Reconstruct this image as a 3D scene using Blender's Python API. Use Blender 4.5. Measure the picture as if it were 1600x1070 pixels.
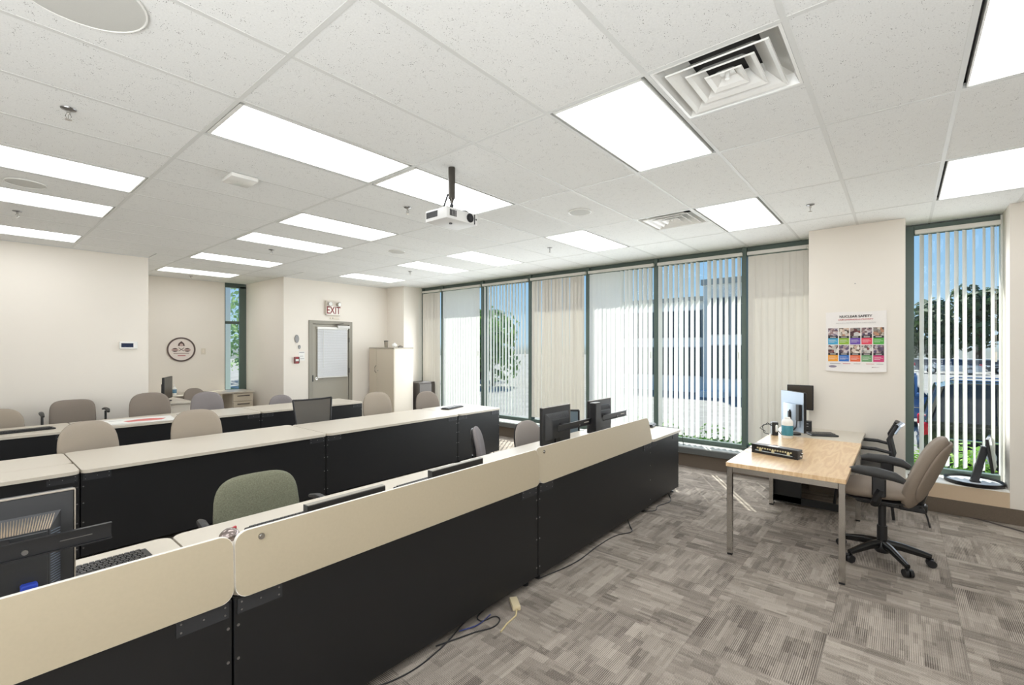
import bpy, bmesh, math, random
from mathutils import Vector, Matrix
random.seed(7)
PI = math.pi
S = bpy.context.scene
for o in list(bpy.data.objects): bpy.data.objects.remove(o)
COL = S.collection
H = 1.68            # camera height
CZ = 3.053          # ceiling height
# ------------------------------------------------------------------ camera, sky, sun, exposure
cd = bpy.data.cameras.new('camera'); cam = bpy.data.objects.new('camera', cd); COL.objects.link(cam)
cam.location = (0, 0, H); cam.rotation_euler = (PI/2, 0, 0.698-PI/2)
cd.sensor_width = 36; cd.sensor_fit = 'HORIZONTAL'; cd.lens = 726/1600*36; cd.shift_y = 8.5/1600
cd.clip_start = .05; cd.clip_end = 600
S.camera = cam
S.view_settings.view_transform = 'Standard'; S.view_settings.look = 'None'; S.view_settings.gamma = 1
S.view_settings.use_curve_mapping = False
S.view_settings.exposure = 0.06
try: S.cycles.diffuse_bounces = 8; S.cycles.max_bounces = 16; S.cycles.transparent_max_bounces = 24
except Exception: pass
W = bpy.data.worlds.new('world'); S.world = W; W.use_nodes = True
wn = W.node_tree.nodes; wl = W.node_tree.links
bg = wn['Background']; bg.inputs['Strength'].default_value = 1.0
tcw = wn.new('ShaderNodeTexCoord'); sxw = wn.new('ShaderNodeSeparateXYZ'); wl.new(tcw.outputs['Generated'], sxw.inputs[0])
mrw = wn.new('ShaderNodeMapRange'); mrw.inputs[1].default_value = -.1; mrw.inputs[2].default_value = 1.0; wl.new(sxw.outputs[2], mrw.inputs[0])
sky = wn.new('ShaderNodeValToRGB'); wl.new(mrw.outputs[0], sky.inputs[0])      # clear summer sky, paler towards the horizon
for p_, c_ in ((0, (.42, .44, .45)), (.085, (.46, .50, .52)), (.1, (.56, .74, .92)), (.2, (.40, .64, .94)), (.36, (.22, .47, .90)), (1, (.08, .22, .62))):
    e_ = sky.color_ramp.elements.new(p_) if p_ not in (0, 1) else sky.color_ramp.elements[0 if p_ == 0 else -1]
    e_.color = (*c_, 1)
wl.new(sky.outputs[0], bg.inputs[0])
sd = bpy.data.lights.new('sun', 'SUN'); sd.energy = 9.0; sd.angle = math.radians(.6); sd.color = (1, .96, .9)
so = bpy.data.objects.new('sun', sd); COL.objects.link(so)
sun_dir = Vector((-.85*math.cos(math.radians(51)), -.53*math.cos(math.radians(51)), -math.sin(math.radians(51))))
so.rotation_euler = sun_dir.to_track_quat('-Z', 'Y').to_euler(); so.location = (15, 10, 20)
def area(name, loc, size, energy, col, direction):
    l = bpy.data.lights.new(name, 'AREA'); l.shape = 'RECTANGLE'; l.size, l.size_y = size; l.energy = energy; l.color = col
    o = bpy.data.objects.new(name, l); COL.objects.link(o); o.location = loc; o.rotation_euler = Vector(direction).to_track_quat('-Z', 'Y').to_euler(); return o
# added fill lamps just inside the blinds, boosting the daylight from the windows
area('window_daylight', (6.76, 4.7, 1.4), (7.2, 1.9), 120, (.92, .96, 1), (-1, 0, 0))
area('right_window_daylight', (6.70, -.41, 1.7), (.64, 2.0), 12, (.92, .96, 1), (-1, 0, 0))
# added unseen uplights behind and left of the camera, brightening the ceiling
area('bounced_strobe', (-1.3, -1.5, 1.3), (2.5, 2.5), 190, (.93, .965, 1), (.12, .1, 1))
area('second_bounced_strobe', (-2.9, .1, 1.2), (2.6, 3.2), 165, (.93, .965, 1), (.25, .3, 1))
LAMP = 5.0          # radiance of the ceiling light diffusers

# ------------------------------------------------------------------ materials
MATS = {}
def nm(name):
    m = bpy.data.materials.new(name); m.use_nodes = True
    return m, m.node_tree.nodes, m.node_tree.links, m.node_tree.nodes['Principled BSDF']
def c3(c): return tuple(((x/255)/12.92 if x/255 <= .04045 else ((x/255+.055)/1.055)**2.4) for x in c)+(1,)
def mat(name, rgb, rough=.5, metal=0, spec=.5, noise=0, nscale=60, bump=0, bscale=200, var=None, coat=0):
    if name in MATS: return MATS[name]
    m, N, L, b = nm(name); col = c3(rgb)
    b.inputs['Base Color'].default_value = col; b.inputs['Roughness'].default_value = rough; b.inputs['Metallic'].default_value = metal
    b.inputs['Specular IOR Level'].default_value = spec; b.inputs['Coat Weight'].default_value = coat
    tc = N.new('ShaderNodeTexCoord')
    nz = N.new('ShaderNodeTexNoise'); nz.inputs['Scale'].default_value = nscale; nz.inputs['Detail'].default_value = 4
    L.new(tc.outputs['Object'], nz.inputs['Vector'])
    k = noise or .03
    mx = N.new('ShaderNodeMix'); mx.data_type = 'RGBA'
    mx.inputs[6].default_value = tuple(x*(1-k) for x in col[:3])+(1,); mx.inputs[7].default_value = tuple(min(1, x*(1+k)) for x in col[:3])+(1,)
    L.new(nz.outputs[0], mx.inputs[0]); L.new(mx.outputs[2], b.inputs['Base Color'])
    if bump:
        n2 = N.new('ShaderNodeTexNoise'); n2.inputs['Scale'].default_value = bscale; n2.inputs['Detail'].default_value = 2
        L.new(tc.outputs['Object'], n2.inputs['Vector'])
        bp = N.new('ShaderNodeBump'); bp.inputs['Strength'].default_value = bump; bp.inputs['Distance'].default_value = .002
        L.new(n2.outputs[0], bp.inputs['Height']); L.new(bp.outputs[0], b.inputs['Normal'])
    MATS[name] = m; return m
def emis(name, rgb, st):
    m, N, L, b = nm(name); b.inputs['Base Color'].default_value = c3(rgb)
    b.inputs['Emission Color'].default_value = c3(rgb); b.inputs['Emission Strength'].default_value = st; MATS[name] = m; return m
def glassm(name, tint, refl=.008):
    m, N, L, b = nm(name); out = N['Material Output']
    t = N.new('ShaderNodeBsdfTransparent'); t.inputs[0].default_value = tint
    g = N.new('ShaderNodeBsdfGlossy'); g.inputs['Roughness'].default_value = .02
    mx = N.new('ShaderNodeMixShader'); mx.inputs[0].default_value = refl
    L.new(t.outputs[0], mx.inputs[1]); L.new(g.outputs[0], mx.inputs[2]); L.new(mx.outputs[0], out.inputs[0]); N.remove(b); return m
def fabric_blind(name, rgb, tr):
    m, N, L, b = nm(name); out = N['Material Output']; b.inputs['Base Color'].default_value = c3(rgb); b.inputs['Roughness'].default_value = .8
    tc = N.new('ShaderNodeTexCoord'); wv = N.new('ShaderNodeTexNoise'); wv.inputs['Scale'].default_value = 300
    L.new(tc.outputs['Object'], wv.inputs['Vector']); bp = N.new('ShaderNodeBump'); bp.inputs['Strength'].default_value = .15; bp.inputs['Distance'].default_value = .001
    L.new(wv.outputs[0], bp.inputs['Height']); L.new(bp.outputs[0], b.inputs['Normal'])
    t = N.new('ShaderNodeBsdfTranslucent'); t.inputs[0].default_value = c3(rgb)
    mx = N.new('ShaderNodeMixShader'); mx.inputs[0].default_value = tr
    L.new(b.outputs[0], mx.inputs[1]); L.new(t.outputs[0], mx.inputs[2]); L.new(mx.outputs[0], out.inputs[0]); return m

def ceiling_mat():
    m, N, L, b = nm('ceiling_tile'); b.inputs['Roughness'].default_value = .95; b.inputs['Specular IOR Level'].default_value = .1
    tc = N.new('ShaderNodeTexCoord'); oi = N.new('ShaderNodeObjectInfo')
    ad = N.new('ShaderNodeVectorMath'); ad.operation = 'ADD'; L.new(tc.outputs['Object'], ad.inputs[0])
    ml = N.new('ShaderNodeMath'); ml.operation = 'MULTIPLY'; ml.inputs[1].default_value = 37; L.new(oi.outputs['Random'], ml.inputs[0]); L.new(ml.outputs[0], ad.inputs[1])
    vo = N.new('ShaderNodeTexVoronoi'); vo.inputs['Scale'].default_value = 115; vo.inputs['Randomness'].default_value = 1
    L.new(ad.outputs[0], vo.inputs['Vector'])
    nz = N.new('ShaderNodeTexNoise'); nz.inputs['Scale'].default_value = 24; nz.inputs['Detail'].default_value = 3; L.new(ad.outputs[0], nz.inputs['Vector'])
    # hole size varies with the noise
    r = N.new('ShaderNodeMapRange'); r.inputs[1].default_value = .42; r.inputs[2].default_value = .68; r.inputs[3].default_value = .05; r.inputs[4].default_value = .26; L.new(nz.outputs[0], r.inputs[0])
    lt = N.new('ShaderNodeMath'); lt.operation = 'LESS_THAN'; L.new(vo.outputs['Distance'], lt.inputs[0]); L.new(r.outputs[0], lt.inputs[1])
    n2 = N.new('ShaderNodeTexNoise'); n2.inputs['Scale'].default_value = 130; n2.inputs['Detail'].default_value = 5; L.new(ad.outputs[0], n2.inputs['Vector'])
    c1 = N.new('ShaderNodeMix'); c1.data_type = 'RGBA'; c1.inputs[6].default_value = c3((220, 221, 219)); c1.inputs[7].default_value = c3((240, 241, 239)); L.new(n2.outputs[0], c1.inputs[0])
    c2 = N.new('ShaderNodeMix'); c2.data_type = 'RGBA'; c2.inputs[7].default_value = c3((132, 131, 128)); L.new(c1.outputs[2], c2.inputs[6]); L.new(lt.outputs[0], c2.inputs[0])
    # each tile a touch lighter or darker
    hv = N.new('ShaderNodeHueSaturation'); mr = N.new('ShaderNodeMapRange'); mr.inputs[3].default_value = .97; mr.inputs[4].default_value = 1.03; L.new(oi.outputs['Random'], mr.inputs[0]); L.new(mr.outputs[0], hv.inputs['Value'])
    L.new(c2.outputs[2], hv.inputs['Color']); L.new(hv.outputs[0], b.inputs['Base Color'])
    bp = N.new('ShaderNodeBump'); bp.inputs['Strength'].default_value = .5; bp.inputs['Distance'].default_value = .002; bp.invert = True
    L.new(lt.outputs[0], bp.inputs['Height']); L.new(bp.outputs[0], b.inputs['Normal']); return m

def carpet_mat():
    m, N, L, b = nm('carpet'); b.inputs['Roughness'].default_value = .95; b.inputs['Specular IOR Level'].default_value = .05
    def M(op, a, c=None, d=None):
        n = N.new('ShaderNodeMath'); n.operation = op
        for i, v in enumerate((a, c, d)):
            if v is None: continue
            if isinstance(v, (int, float)): n.inputs[i].default_value = v
            else: L.new(v, n.inputs[i])
        return n.outputs[0]
    tc = N.new('ShaderNodeTexCoord'); oi = N.new('ShaderNodeObjectInfo'); sx = N.new('ShaderNodeSeparateXYZ'); L.new(tc.outputs['Object'], sx.inputs[0])
    rnd = M('MULTIPLY', oi.outputs['Random'], 91.7)
    x, y = sx.outputs[0], sx.outputs[1]
    def wn_(a, c, w):
        cb = N.new('ShaderNodeCombineXYZ'); L.new(a, cb.inputs[0]); L.new(c, cb.inputs[1])
        ww = M('ADD', rnd, w); L.new(ww, cb.inputs[2])
        n = N.new('ShaderNodeTexWhiteNoise'); n.noise_dimensions = '3D'; L.new(cb.outputs[0], n.inputs[0]); return n.outputs[0]
    zero = M('MULTIPLY', x, 0)
    def blocks(wx, wy, seed):
        col = M('FLOOR', M('DIVIDE', x, wx))
        off = M('MULTIPLY', wn_(col, zero, seed), wy)
        row = M('FLOOR', M('DIVIDE', M('ADD', y, off), wy))
        return wn_(col, row, seed+3)
    A = blocks(.122, .17, 1); B = blocks(.0610, .24, 11); C = blocks(.0203, .13, 23)
    v = M('ADD', M('ADD', M('MULTIPLY', A, .38), M('MULTIPLY', B, .32)), M('MULTIPLY', C, .3))
    v = M('MULTIPLY', M('SUBTRACT', v, .5), .85); v = M('ADD', v, .5)
    # fine tufted lines along y, stronger in some blocks
    ln = M('ABSOLUTE', M('SUBTRACT', M('FRACT', M('DIVIDE', x, .0095)), .5))
    ln = M('MULTIPLY', M('SUBTRACT', ln, .25), 2.0)
    D = blocks(.1, .26, 41)
    v = M('ADD', v, M('MULTIPLY', ln, M('ADD', M('MULTIPLY', D, .85), .15)))
    nz = N.new('ShaderNodeTexNoise'); nz.inputs['Scale'].default_value = 260; nz.inputs['Detail'].default_value = 3; L.new(tc.outputs['Object'], nz.inputs['Vector'])
    v = M('ADD', v, M('MULTIPLY', M('SUBTRACT', nz.outputs[0], .5), 1.3))
    v = M('ADD', v, M('MULTIPLY', M('SUBTRACT', oi.outputs['Random'], .5), .16))
    cr = N.new('ShaderNodeValToRGB'); cr.color_ramp.elements[0].position = 0; cr.color_ramp.elements[0].color = c3((86, 79, 73)); cr.color_ramp.elements[1].position = 1; cr.color_ramp.elements[1].color = c3((182, 172, 161))
    L.new(v, cr.inputs[0]); L.new(cr.outputs[0], b.inputs['Base Color'])
    bp = N.new('ShaderNodeBump'); bp.inputs['Strength'].default_value = .4; bp.inputs['Distance'].default_value = .002; L.new(v, bp.inputs['Height']); L.new(bp.outputs[0], b.inputs['Normal']); return m

def wood_mat():
    m, N, L, b = nm('light_oak_laminate'); b.inputs['Roughness'].default_value = .28
    tc = N.new('ShaderNodeTexCoord'); mp = N.new('ShaderNodeMapping'); mp.inputs['Scale'].default_value = (.7, 5.5, 1); L.new(tc.outputs['Object'], mp.inputs[0])
    nz = N.new('ShaderNodeTexNoise'); nz.inputs['Scale'].default_value = 1.6; nz.inputs['Detail'].default_value = 2; L.new(mp.outputs[0], nz.inputs['Vector'])
    ml = N.new('ShaderNodeMath'); ml.operation = 'MULTIPLY'; ml.inputs[1].default_value = 15; L.new(nz.outputs[0], ml.inputs[0])
    fr = N.new('ShaderNodeMath'); fr.operation = 'PINGPONG'; fr.inputs[1].default_value = 1; L.new(ml.outputs[0], fr.inputs[0])
    n2 = N.new('ShaderNodeTexNoise'); n2.inputs['Scale'].default_value = 40; n2.inputs['Detail'].default_value = 4
    mp2 = N.new('ShaderNodeMapping'); mp2.inputs['Scale'].default_value = (.6, 9, 1); L.new(tc.outputs['Object'], mp2.inputs[0]); L.new(mp2.outputs[0], n2.inputs['Vector'])
    ad = N.new('ShaderNodeMath'); ad.operation = 'MULTIPLY_ADD'; ad.inputs[1].default_value = .38; L.new(fr.outputs[0], ad.inputs[0]); L.new(n2.outputs[0], ad.inputs[2])
    cr = N.new('ShaderNodeValToRGB'); cr.color_ramp.elements[0].position = .35; cr.color_ramp.elements[0].color = c3((230, 203, 164)); cr.color_ramp.elements[1].position = 1; cr.color_ramp.elements[1].color = c3((202, 164, 122))
    L.new(ad.outputs[0], cr.inputs[0]); L.new(cr.outputs[0], b.inputs['Base Color']); return m

def patch_mat(name, cols, scale=60, rough=.6):
    m, N, L, b = nm(name); tc = N.new('ShaderNodeTexCoord'); vo = N.new('ShaderNodeTexVoronoi'); vo.inputs['Scale'].default_value = scale
    oi = N.new('ShaderNodeObjectInfo'); ad = N.new('ShaderNodeVectorMath'); ad.operation = 'ADD'; L.new(tc.outputs['Object'], ad.inputs[0]); L.new(oi.outputs['Location'], ad.inputs[1]); L.new(ad.outputs[0], vo.inputs['Vector'])
    sp = N.new('ShaderNodeSeparateColor'); L.new(vo.outputs['Color'], sp.inputs[0])
    cr = N.new('ShaderNodeValToRGB'); e = cr.color_ramp.elements; n = len(cols); e[0].color = c3(cols[0]); e[1].color = c3(cols[-1])
    for i in range(1, n-1): k = e.new(i/(n-1)); k.color = c3(cols[i])
    L.new(sp.outputs[0], cr.inputs[0]); L.new(cr.outputs[0], b.inputs['Base Color']); b.inputs['Roughness'].default_value = rough; MATS[name] = m; return m

WALL = mat('wall_paint', (232, 226, 216), .9, noise=.015, nscale=3, bump=.05, bscale=400)
TILE = ceiling_mat(); CARPET = carpet_mat(); OAK = wood_mat()
TEE = mat('ceiling_tee', (212, 213, 210), .5)
DARKGAP = mat('dark_gap', (50, 50, 50), .8)
DIFF = emis('light_diffuser', (250, 252, 255), LAMP)
LFRAME = mat('light_frame', (225, 225, 220), .4)
WHITEM = mat('white_enamel', (232, 232, 228), .25, coat=.3)
BASEB = mat('taupe_base', (104, 92, 80), .85, noise=.2, nscale=120)
FRAME = mat('green_grey_frame', (84, 98, 91), .45)
LEDGE = mat('ledge_grey', (150, 152, 148), .5)
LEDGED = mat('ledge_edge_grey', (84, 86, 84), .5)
GLASS = glassm('window_glass', (.93, .97, .95, 1))
VANE = fabric_blind('vane_fabric', (240, 241, 239), .45)
VANED = fabric_blind('vane_fabric_dense', (216, 211, 202), .12)
RAIL = mat('blind_rail', (214, 211, 204), .5)
BLACK = mat('desk_black', (17, 18, 20), .42, spec=.5, noise=.08, nscale=20, bump=.15, bscale=300)
BPLATE = mat('bracket_grey', (58, 59, 62), .45, metal=.4)
TOP = mat('beige_laminate', (204, 196, 182), .38, noise=.02, nscale=200)
EDGE = mat('laminate_edge', (228, 224, 216), .5)
FLIP = mat('beige_flip_board', (178, 166, 143), .5, noise=.04, nscale=80)
SCREW = mat('screw_steel', (150, 150, 150), .3, metal=1)
CHROME = mat('brushed_chrome', (196, 194, 190), .18, metal=1)
PLAST = mat('black_plastic', (28, 28, 30), .42)
PLASTG = mat('grey_plastic', (52, 53, 55), .45)
SILV = mat('silver_plastic', (176, 190, 206), .3, metal=.3)
SCREEN = mat('dark_screen', (60, 54, 46), .3)
BEIGE = mat('chair_fabric_beige', (158, 147, 133), .95, noise=.12, nscale=300, bump=.4, bscale=900)
TAUPE = mat('chair_fabric_taupe', (132, 122, 112), .95, noise=.12, nscale=300, bump=.4, bscale=900)
MAUVE = mat('chair_fabric_mauve', (132, 126, 126), .95, noise=.12, nscale=300, bump=.4, bscale=900)
GREENF = mat('chair_fabric_green', (120, 121, 102), .95, noise=.6, nscale=170, bump=.5, bscale=700)
TASKF = mat('task_chair_fabric', (130, 117, 104), .7, noise=.08, nscale=200, bump=.3, bscale=700)
MESHF = mat('chair_mesh_grey', (124, 120, 114), .8, noise=.2, nscale=500)
MESHB = mat('chair_mesh_black', (52, 52, 52), .7, noise=.3, nscale=500)
DOORM = mat('door_grey_paint', (158, 153, 140), .45)
DOORF = mat('door_frame_paint', (146, 142, 130), .45)
CREAM = mat('cabinet_cream', (226, 217, 202), .5)
CREAM2 = mat('cabinet_front', (206, 195, 176), .5)
DKBR = mat('dark_taupe_metal', (86, 80, 75), .5)
WHITE = mat('white_matte', (236, 236, 232), .6)
RED = mat('red_ink', (190, 60, 66), .6)
RED2 = mat('pull_station_red', (150, 44, 50), .4)
INK = mat('black_ink', (40, 38, 40), .6)
GREY = mat('grey_ink', (150, 150, 150), .6)
BROWN = mat('badge_brown', (82, 62, 58), .5)
BLUE = mat('blue_plug', (46, 74, 190), .4)

# ------------------------------------------------------------------ geometry helpers
class MB:
    def __init__(s): s.b = bmesh.new(); s.mi = 0
    def _mat(s, n0):
        for f in list(s.b.faces)[n0:]: f.material_index = s.mi
    def box(s, x0, x1, y0, y1, z0, z1, bev=0, rot=None, seg=1):
        n0 = len(s.b.faces)
        r = bmesh.ops.create_cube(s.b, size=1)
        vs = r['verts']
        for v in vs: v.co = Vector(((x0+x1)/2+v.co.x*(x1-x0), (y0+y1)/2+v.co.y*(y1-y0), (z0+z1)/2+v.co.z*(z1-z0)))
        if rot: bmesh.ops.transform(s.b, matrix=rot, verts=vs)
        if bev:
            es = list({e for v in vs for e in v.link_edges})
            bmesh.ops.bevel(s.b, geom=es, offset=bev, segments=seg, affect='EDGES', profile=.5)
        s.b.faces.ensure_lookup_table(); s._mat(n0); return s
    def cyl(s, p, q, r, r2=None, n=14, caps=True):
        n0 = len(s.b.faces)
        p = Vector(p); q = Vector(q); d = q-p
        r2 = r if r2 is None else r2
        m = Matrix.Translation((p+q)/2) @ d.to_track_quat('Z', 'Y').to_matrix().to_4x4()
        bmesh.ops.create_cone(s.b, cap_ends=caps, segments=n, radius1=r, radius2=r2, depth=d.length, matrix=m)
        s._mat(n0); return s
    def sph(s, c, r, sc=(1, 1, 1), u=16, v=10):
        n0 = len(s.b.faces)
        bmesh.ops.create_uvsphere(s.b, u_segments=u, v_segments=v, radius=r, matrix=Matrix.Translation(c) @ Matrix.Diagonal((*sc, 1)))
        s._mat(n0); return s
    def tube(s, pts, r, n=8, sx=1.0):
        n0 = len(s.b.faces); pts = [Vector(p) for p in pts]; rings = []
        for i, p in enumerate(pts):
            t = (pts[min(i+1, len(pts)-1)]-pts[max(i-1, 0)]).normalized()
            q = t.to_track_quat('Z', 'Y')
            rr = r[i] if isinstance(r, (list, tuple)) else r
            rings.append([s.b.verts.new(p+q @ Vector((math.cos(2*PI*k/n)*rr*sx, math.sin(2*PI*k/n)*rr, 0))) for k in range(n)])
        for a, c in zip(rings, rings[1:]):
            for k in range(n): s.b.faces.new((a[k], a[(k+1) % n], c[(k+1) % n], c[k]))
        s.b.faces.new(rings[0][::-1]); s.b.faces.new(rings[-1]); s.b.faces.ensure_lookup_table(); s._mat(n0); return s
    def prism(s, outline, depth, M, bev=0):
        """outline in local xy, extruded along +z by depth, placed by matrix M"""
        n0 = len(s.b.faces)
        a = [s.b.verts.new(M @ Vector((x, y, 0))) for x, y in outline]; c = [s.b.verts.new(M @ Vector((x, y, depth))) for x, y in outline]
        n = len(a)
        f1 = s.b.faces.new(a[::-1]); f2 = s.b.faces.new(c)
        for k in range(n): s.b.faces.new((a[k], a[(k+1) % n], c[(k+1) % n], c[k]))
        if bev:
            es = list(set(f1.edges) | set(f2.edges)); bmesh.ops.bevel(s.b, geom=es, offset=bev, segments=2, affect='EDGES')
        s.b.faces.ensure_lookup_table(); s._mat(n0); return s
    def lathe(s, prof, c, n=28):
        n0 = len(s.b.faces); c = Vector(c); rings = []
        for r, z in prof: rings.append([s.b.verts.new(c+Vector((math.cos(2*PI*k/n)*r, math.sin(2*PI*k/n)*r, z))) for k in range(n)])
        for a, d in zip(rings, rings[1:]):
            for k in range(n): s.b.faces.new((a[k], a[(k+1) % n], d[(k+1) % n], d[k]))
        s.b.faces.new(rings[0][::-1]); s.b.faces.new(rings[-1]); s.b.faces.ensure_lookup_table(); s._mat(n0); return s
    def pillow(s, w, h, t, M, e=4.0, n=36, K=7, taper=0, bend=0, p=3.0):
        """cushion in local xz, thickness along y; taper narrows the top; bend curves the sides forward (-y)"""
        n0 = len(s.b.faces)
        def pt(rho, ph, side):
            cx, sx = math.cos(ph), math.sin(ph)
            x = math.copysign(abs(cx)**(2/e), cx)*w/2*rho; z = math.copysign(abs(sx)**(2/e), sx)*h/2*rho
            x *= 1-taper*(z/(h/2))
            y = side*t/2*(max(0, 1-rho**p))**(1/2.2)
            return M @ Vector((x, y-bend*(x/(w/2))**2, z))
        def ring(rho, side): return [s.b.verts.new(pt(rho, 2*PI*k/n, side)) for k in range(n)]
        rh = [.25, .5, .7, .84, .93, .985]
        outer = ring(1, 0)
        for side in (-1, 1):
            rings = [ring(r, side) for r in rh]+[outer]
            c = s.b.verts.new(pt(0, 0, side))
            for k in range(n): s.b.faces.new((c, rings[0][k], rings[0][(k+1) % n]))
            for a, d in zip(rings, rings[1:]):
                for k in range(n): s.b.faces.new((a[k], d[k], d[(k+1) % n], a[(k+1) % n]))
        s.b.faces.ensure_lookup_table(); s._mat(n0); return s
    def mesh(s, name, mats, smooth=False, ang=40):
        bmesh.ops.recalc_face_normals(s.b, faces=s.b.faces)
        me = bpy.data.meshes.new(name); s.b.to_mesh(me); s.b.free()
        for m in (mats if isinstance(mats, (list, tuple)) else [mats]): me.materials.append(m)
        if smooth:
            for p in me.polygons: p.use_smooth = True
            try: me.set_sharp_from_angle(angle=math.radians(ang))
            except Exception: pass
        return me
    def obj(s, name, mats, parent=None, smooth=False, loc=None, rot=None, ang=40):
        return link(name, s.mesh(name, mats, smooth, ang), parent, loc, rot)
def link(name, me, parent=None, loc=None, rot=None):
    o = bpy.data.objects.new(name, me); COL.objects.link(o)
    if parent: o.parent = parent
    if loc: o.location = loc
    if rot: o.rotation_euler = rot
    return o
def tag(o, label, cat, group=None, kind=None):
    o['label'] = label; o['category'] = cat
    if group: o['group'] = group
    if kind: o['kind'] = kind
    return o
def thing(name, label, cat, loc=(0, 0, 0), rz=0, group=None):
    o = bpy.data.objects.new(name, None); COL.objects.link(o); o.location = loc; o.rotation_euler = (0, 0, rz); o.empty_display_size = .1
    return tag(o, label, cat, group)
def struct(name, mb, m, parent=None, smooth=False):
    o = mb.obj(name, m, parent, smooth)
    if not parent: o['kind'] = 'structure'
    return o
def sempty(name):
    o = bpy.data.objects.new(name, None); COL.objects.link(o); o['kind'] = 'structure'; return o
def rrect(x0, x1, y0, y1, r, n=5, corners=(1, 1, 1, 1)):
    pts = []
    for i, (cx, cy, a0) in enumerate(((x1-r, y0+r, -PI/2), (x1-r, y1-r, 0), (x0+r, y1-r, PI/2), (x0+r, y0+r, PI))):
        if corners[i]:
            for k in range(n+1): a = a0+PI/2*k/n; pts.append((cx+r*math.cos(a), cy+r*math.sin(a)))
        else: pts.append(((x1, y0), (x1, y1), (x0, y1), (x0, y0))[i])
    return pts
def circ(r, n=24, e=1): return [(r*math.cos(2*PI*k/n), r*e*math.sin(2*PI*k/n)) for k in range(n)]
XZ = Matrix(((1, 0, 0, 0), (0, 0, -1, 0), (0, 1, 0, 0), (0, 0, 0, 1)))      # local xy -> world xz, extrude towards -y
YZ = Matrix(((0, 0, -1, 0), (-1, 0, 0, 0), (0, 1, 0, 0), (0, 0, 0, 1)))     # local x -> -y, local y -> z, extrude towards -x
def text(name, body, size, m, parent, M, sx=1.0, align='CENTER', thick=.0006, bold=0):
    cu = bpy.data.curves.new(name, 'FONT'); cu.body = body; cu.size = size; cu.align_x = align; cu.extrude = thick; cu.offset = bold*size
    t = bpy.data.objects.new('tmp', cu); COL.objects.link(t); dg = bpy.context.evaluated_depsgraph_get()
    me = bpy.data.meshes.new_from_object(t.evaluated_get(dg)); bpy.data.objects.remove(t)
    me.transform(M @ Matrix.Diagonal((sx, 1, 1, 1))); me.materials.clear(); me.materials.append(m)
    return link(name, me, parent)
CACHE = {}
def cached(key, fn):
    if key not in CACHE: CACHE[key] = fn()
    return CACHE[key]
def boxmesh(key, dims, m, bev=0):
    return cached((key, tuple(round(d, 3) for d in dims)), lambda: MB().box(*dims, bev=bev).mesh(key, m))
# ------------------------------------------------------------------ room shell
XW, PX = 6.95, 6.45         # window plane, pillar face
fl = struct('floor', MB().box(-4.6, 7.1, -5.1, 11.1, -.12, -.008), CARPET)
# carpet tiles, quarter-turned
T = .6096
tile = MB().box(-T/2+.0006, T/2-.0006, -T/2+.0006, T/2-.0006, -.008, 0).mesh('carpet_tile', CARPET)
for i in range(0, 12):
    for j in range(-5, 15):
        x0, y0 = .232+i*T, -1.494+(j+0)*T
        x1, y1 = min(x0+T, 6.66), min(y0+T, 8.78)
        if x0 > 6.6 or y0 > 8.7: continue
        w, d = x1-x0, y1-y0
        me = tile if (w > T-.01 and d > T-.01) else MB().box(-w/2+.0006, w/2-.0006, -d/2+.0006, d/2-.0006, -.008, 0).mesh('carpet_tile', CARPET)
        full = me is tile
        link('carpet_tile', me, fl, ((x0+x1)/2, (y0+y1)/2, 0), (0, 0, (PI/2 if (i+j) % 2 else 0) if full else 0))
# plenum slab, then the tiles, tees
ce = struct('ceiling', MB().box(-4.6, 7.1, -5.1, 11.1, CZ+.16, CZ+.3), DARKGAP)
GX, GY, UX = 1.0007, 2.206, 1.2192
def gx(u): return GX+u*UX
def gy(v): return GY+v*T
LIGHTS = [(0, 1), (1, 1), (-1, 4), (-1, 6), (-1, 9), (1, 4), (1, 6), (1, 9), (1, 12), (3, 9), (3, 6), (3, 4), (3, 1), (3, -2), (1, -2), (1, -5), (3, -5),
          (-1, -2), (-1, -5), (-3, -2), (-3, 2)]
VENTS = [(1, -3), (3, -1)]
def ymax(x): return 8.78 if x < 1.86 else (10.9 if x < 4.03 else 9.12)
def ctile(x0, x1, y0, y1):
    w, d = x1-x0, y1-y0
    if w < .03 or d < .03: return
    g = .0075
    me = cached(('ct', round(w, 3), round(d, 3)), lambda: MB().box(-w/2+g, w/2-g, -d/2+g, d/2-g, 0, .02).mesh('ceiling_tile', CEILM))
    link('ceiling_tile', me, ce, ((x0+x1)/2, (y0+y1)/2, CZ+.002))
CEILM = TILE
teeX = MB().box(0, UX-.024, -.012, .012, 0, .03).mesh('cross_tee', TEE)
for u in range(-5, 5):
    xa, xb = gx(u), min(gx(u+1), 6.93)
    if xa < -4.6: xa = -4.6
    for v in range(-12, 15):
        cuts = [c for c in (1.86, 4.03) if xa < c < xb] if gy(v+1) > 8.78 else []
        segs = list(zip([xa]+cuts, cuts+[xb]))
        for (a, c) in segs:
            ym = ymax((a+c)/2); y0, y1 = max(gy(v), -5.0), min(gy(v+1), ym)
            if y1-y0 < .02: continue
            if (u, v) in LIGHTS: continue
            if (u, v) in VENTS: link('cross_tee', teeX, ce, (xa+.012, gy(v), CZ)); ctile(a+UX/2, c, y0, y1); link('short_tee', cached('st', lambda: MB().box(-.012, .012, .012, T-.012, 0, .03).mesh('short_tee', TEE)), ce, (a+UX/2, gy(v), CZ)); continue
            ctile(a, c, y0, y1)
            if gy(v) > y0-.001 and u < 4 and v > -12 and a == xa: link('cross_tee', teeX, ce, (xa+.012, gy(v), CZ))
    if gx(u) > -4.5:
        ym = ymax(gx(u))
        link('main_runner', MB().box(-.012, .012, 0, ym+5, 0, .03).mesh('main_runner', TEE), ce, (gx(u), -5, CZ))
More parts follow.
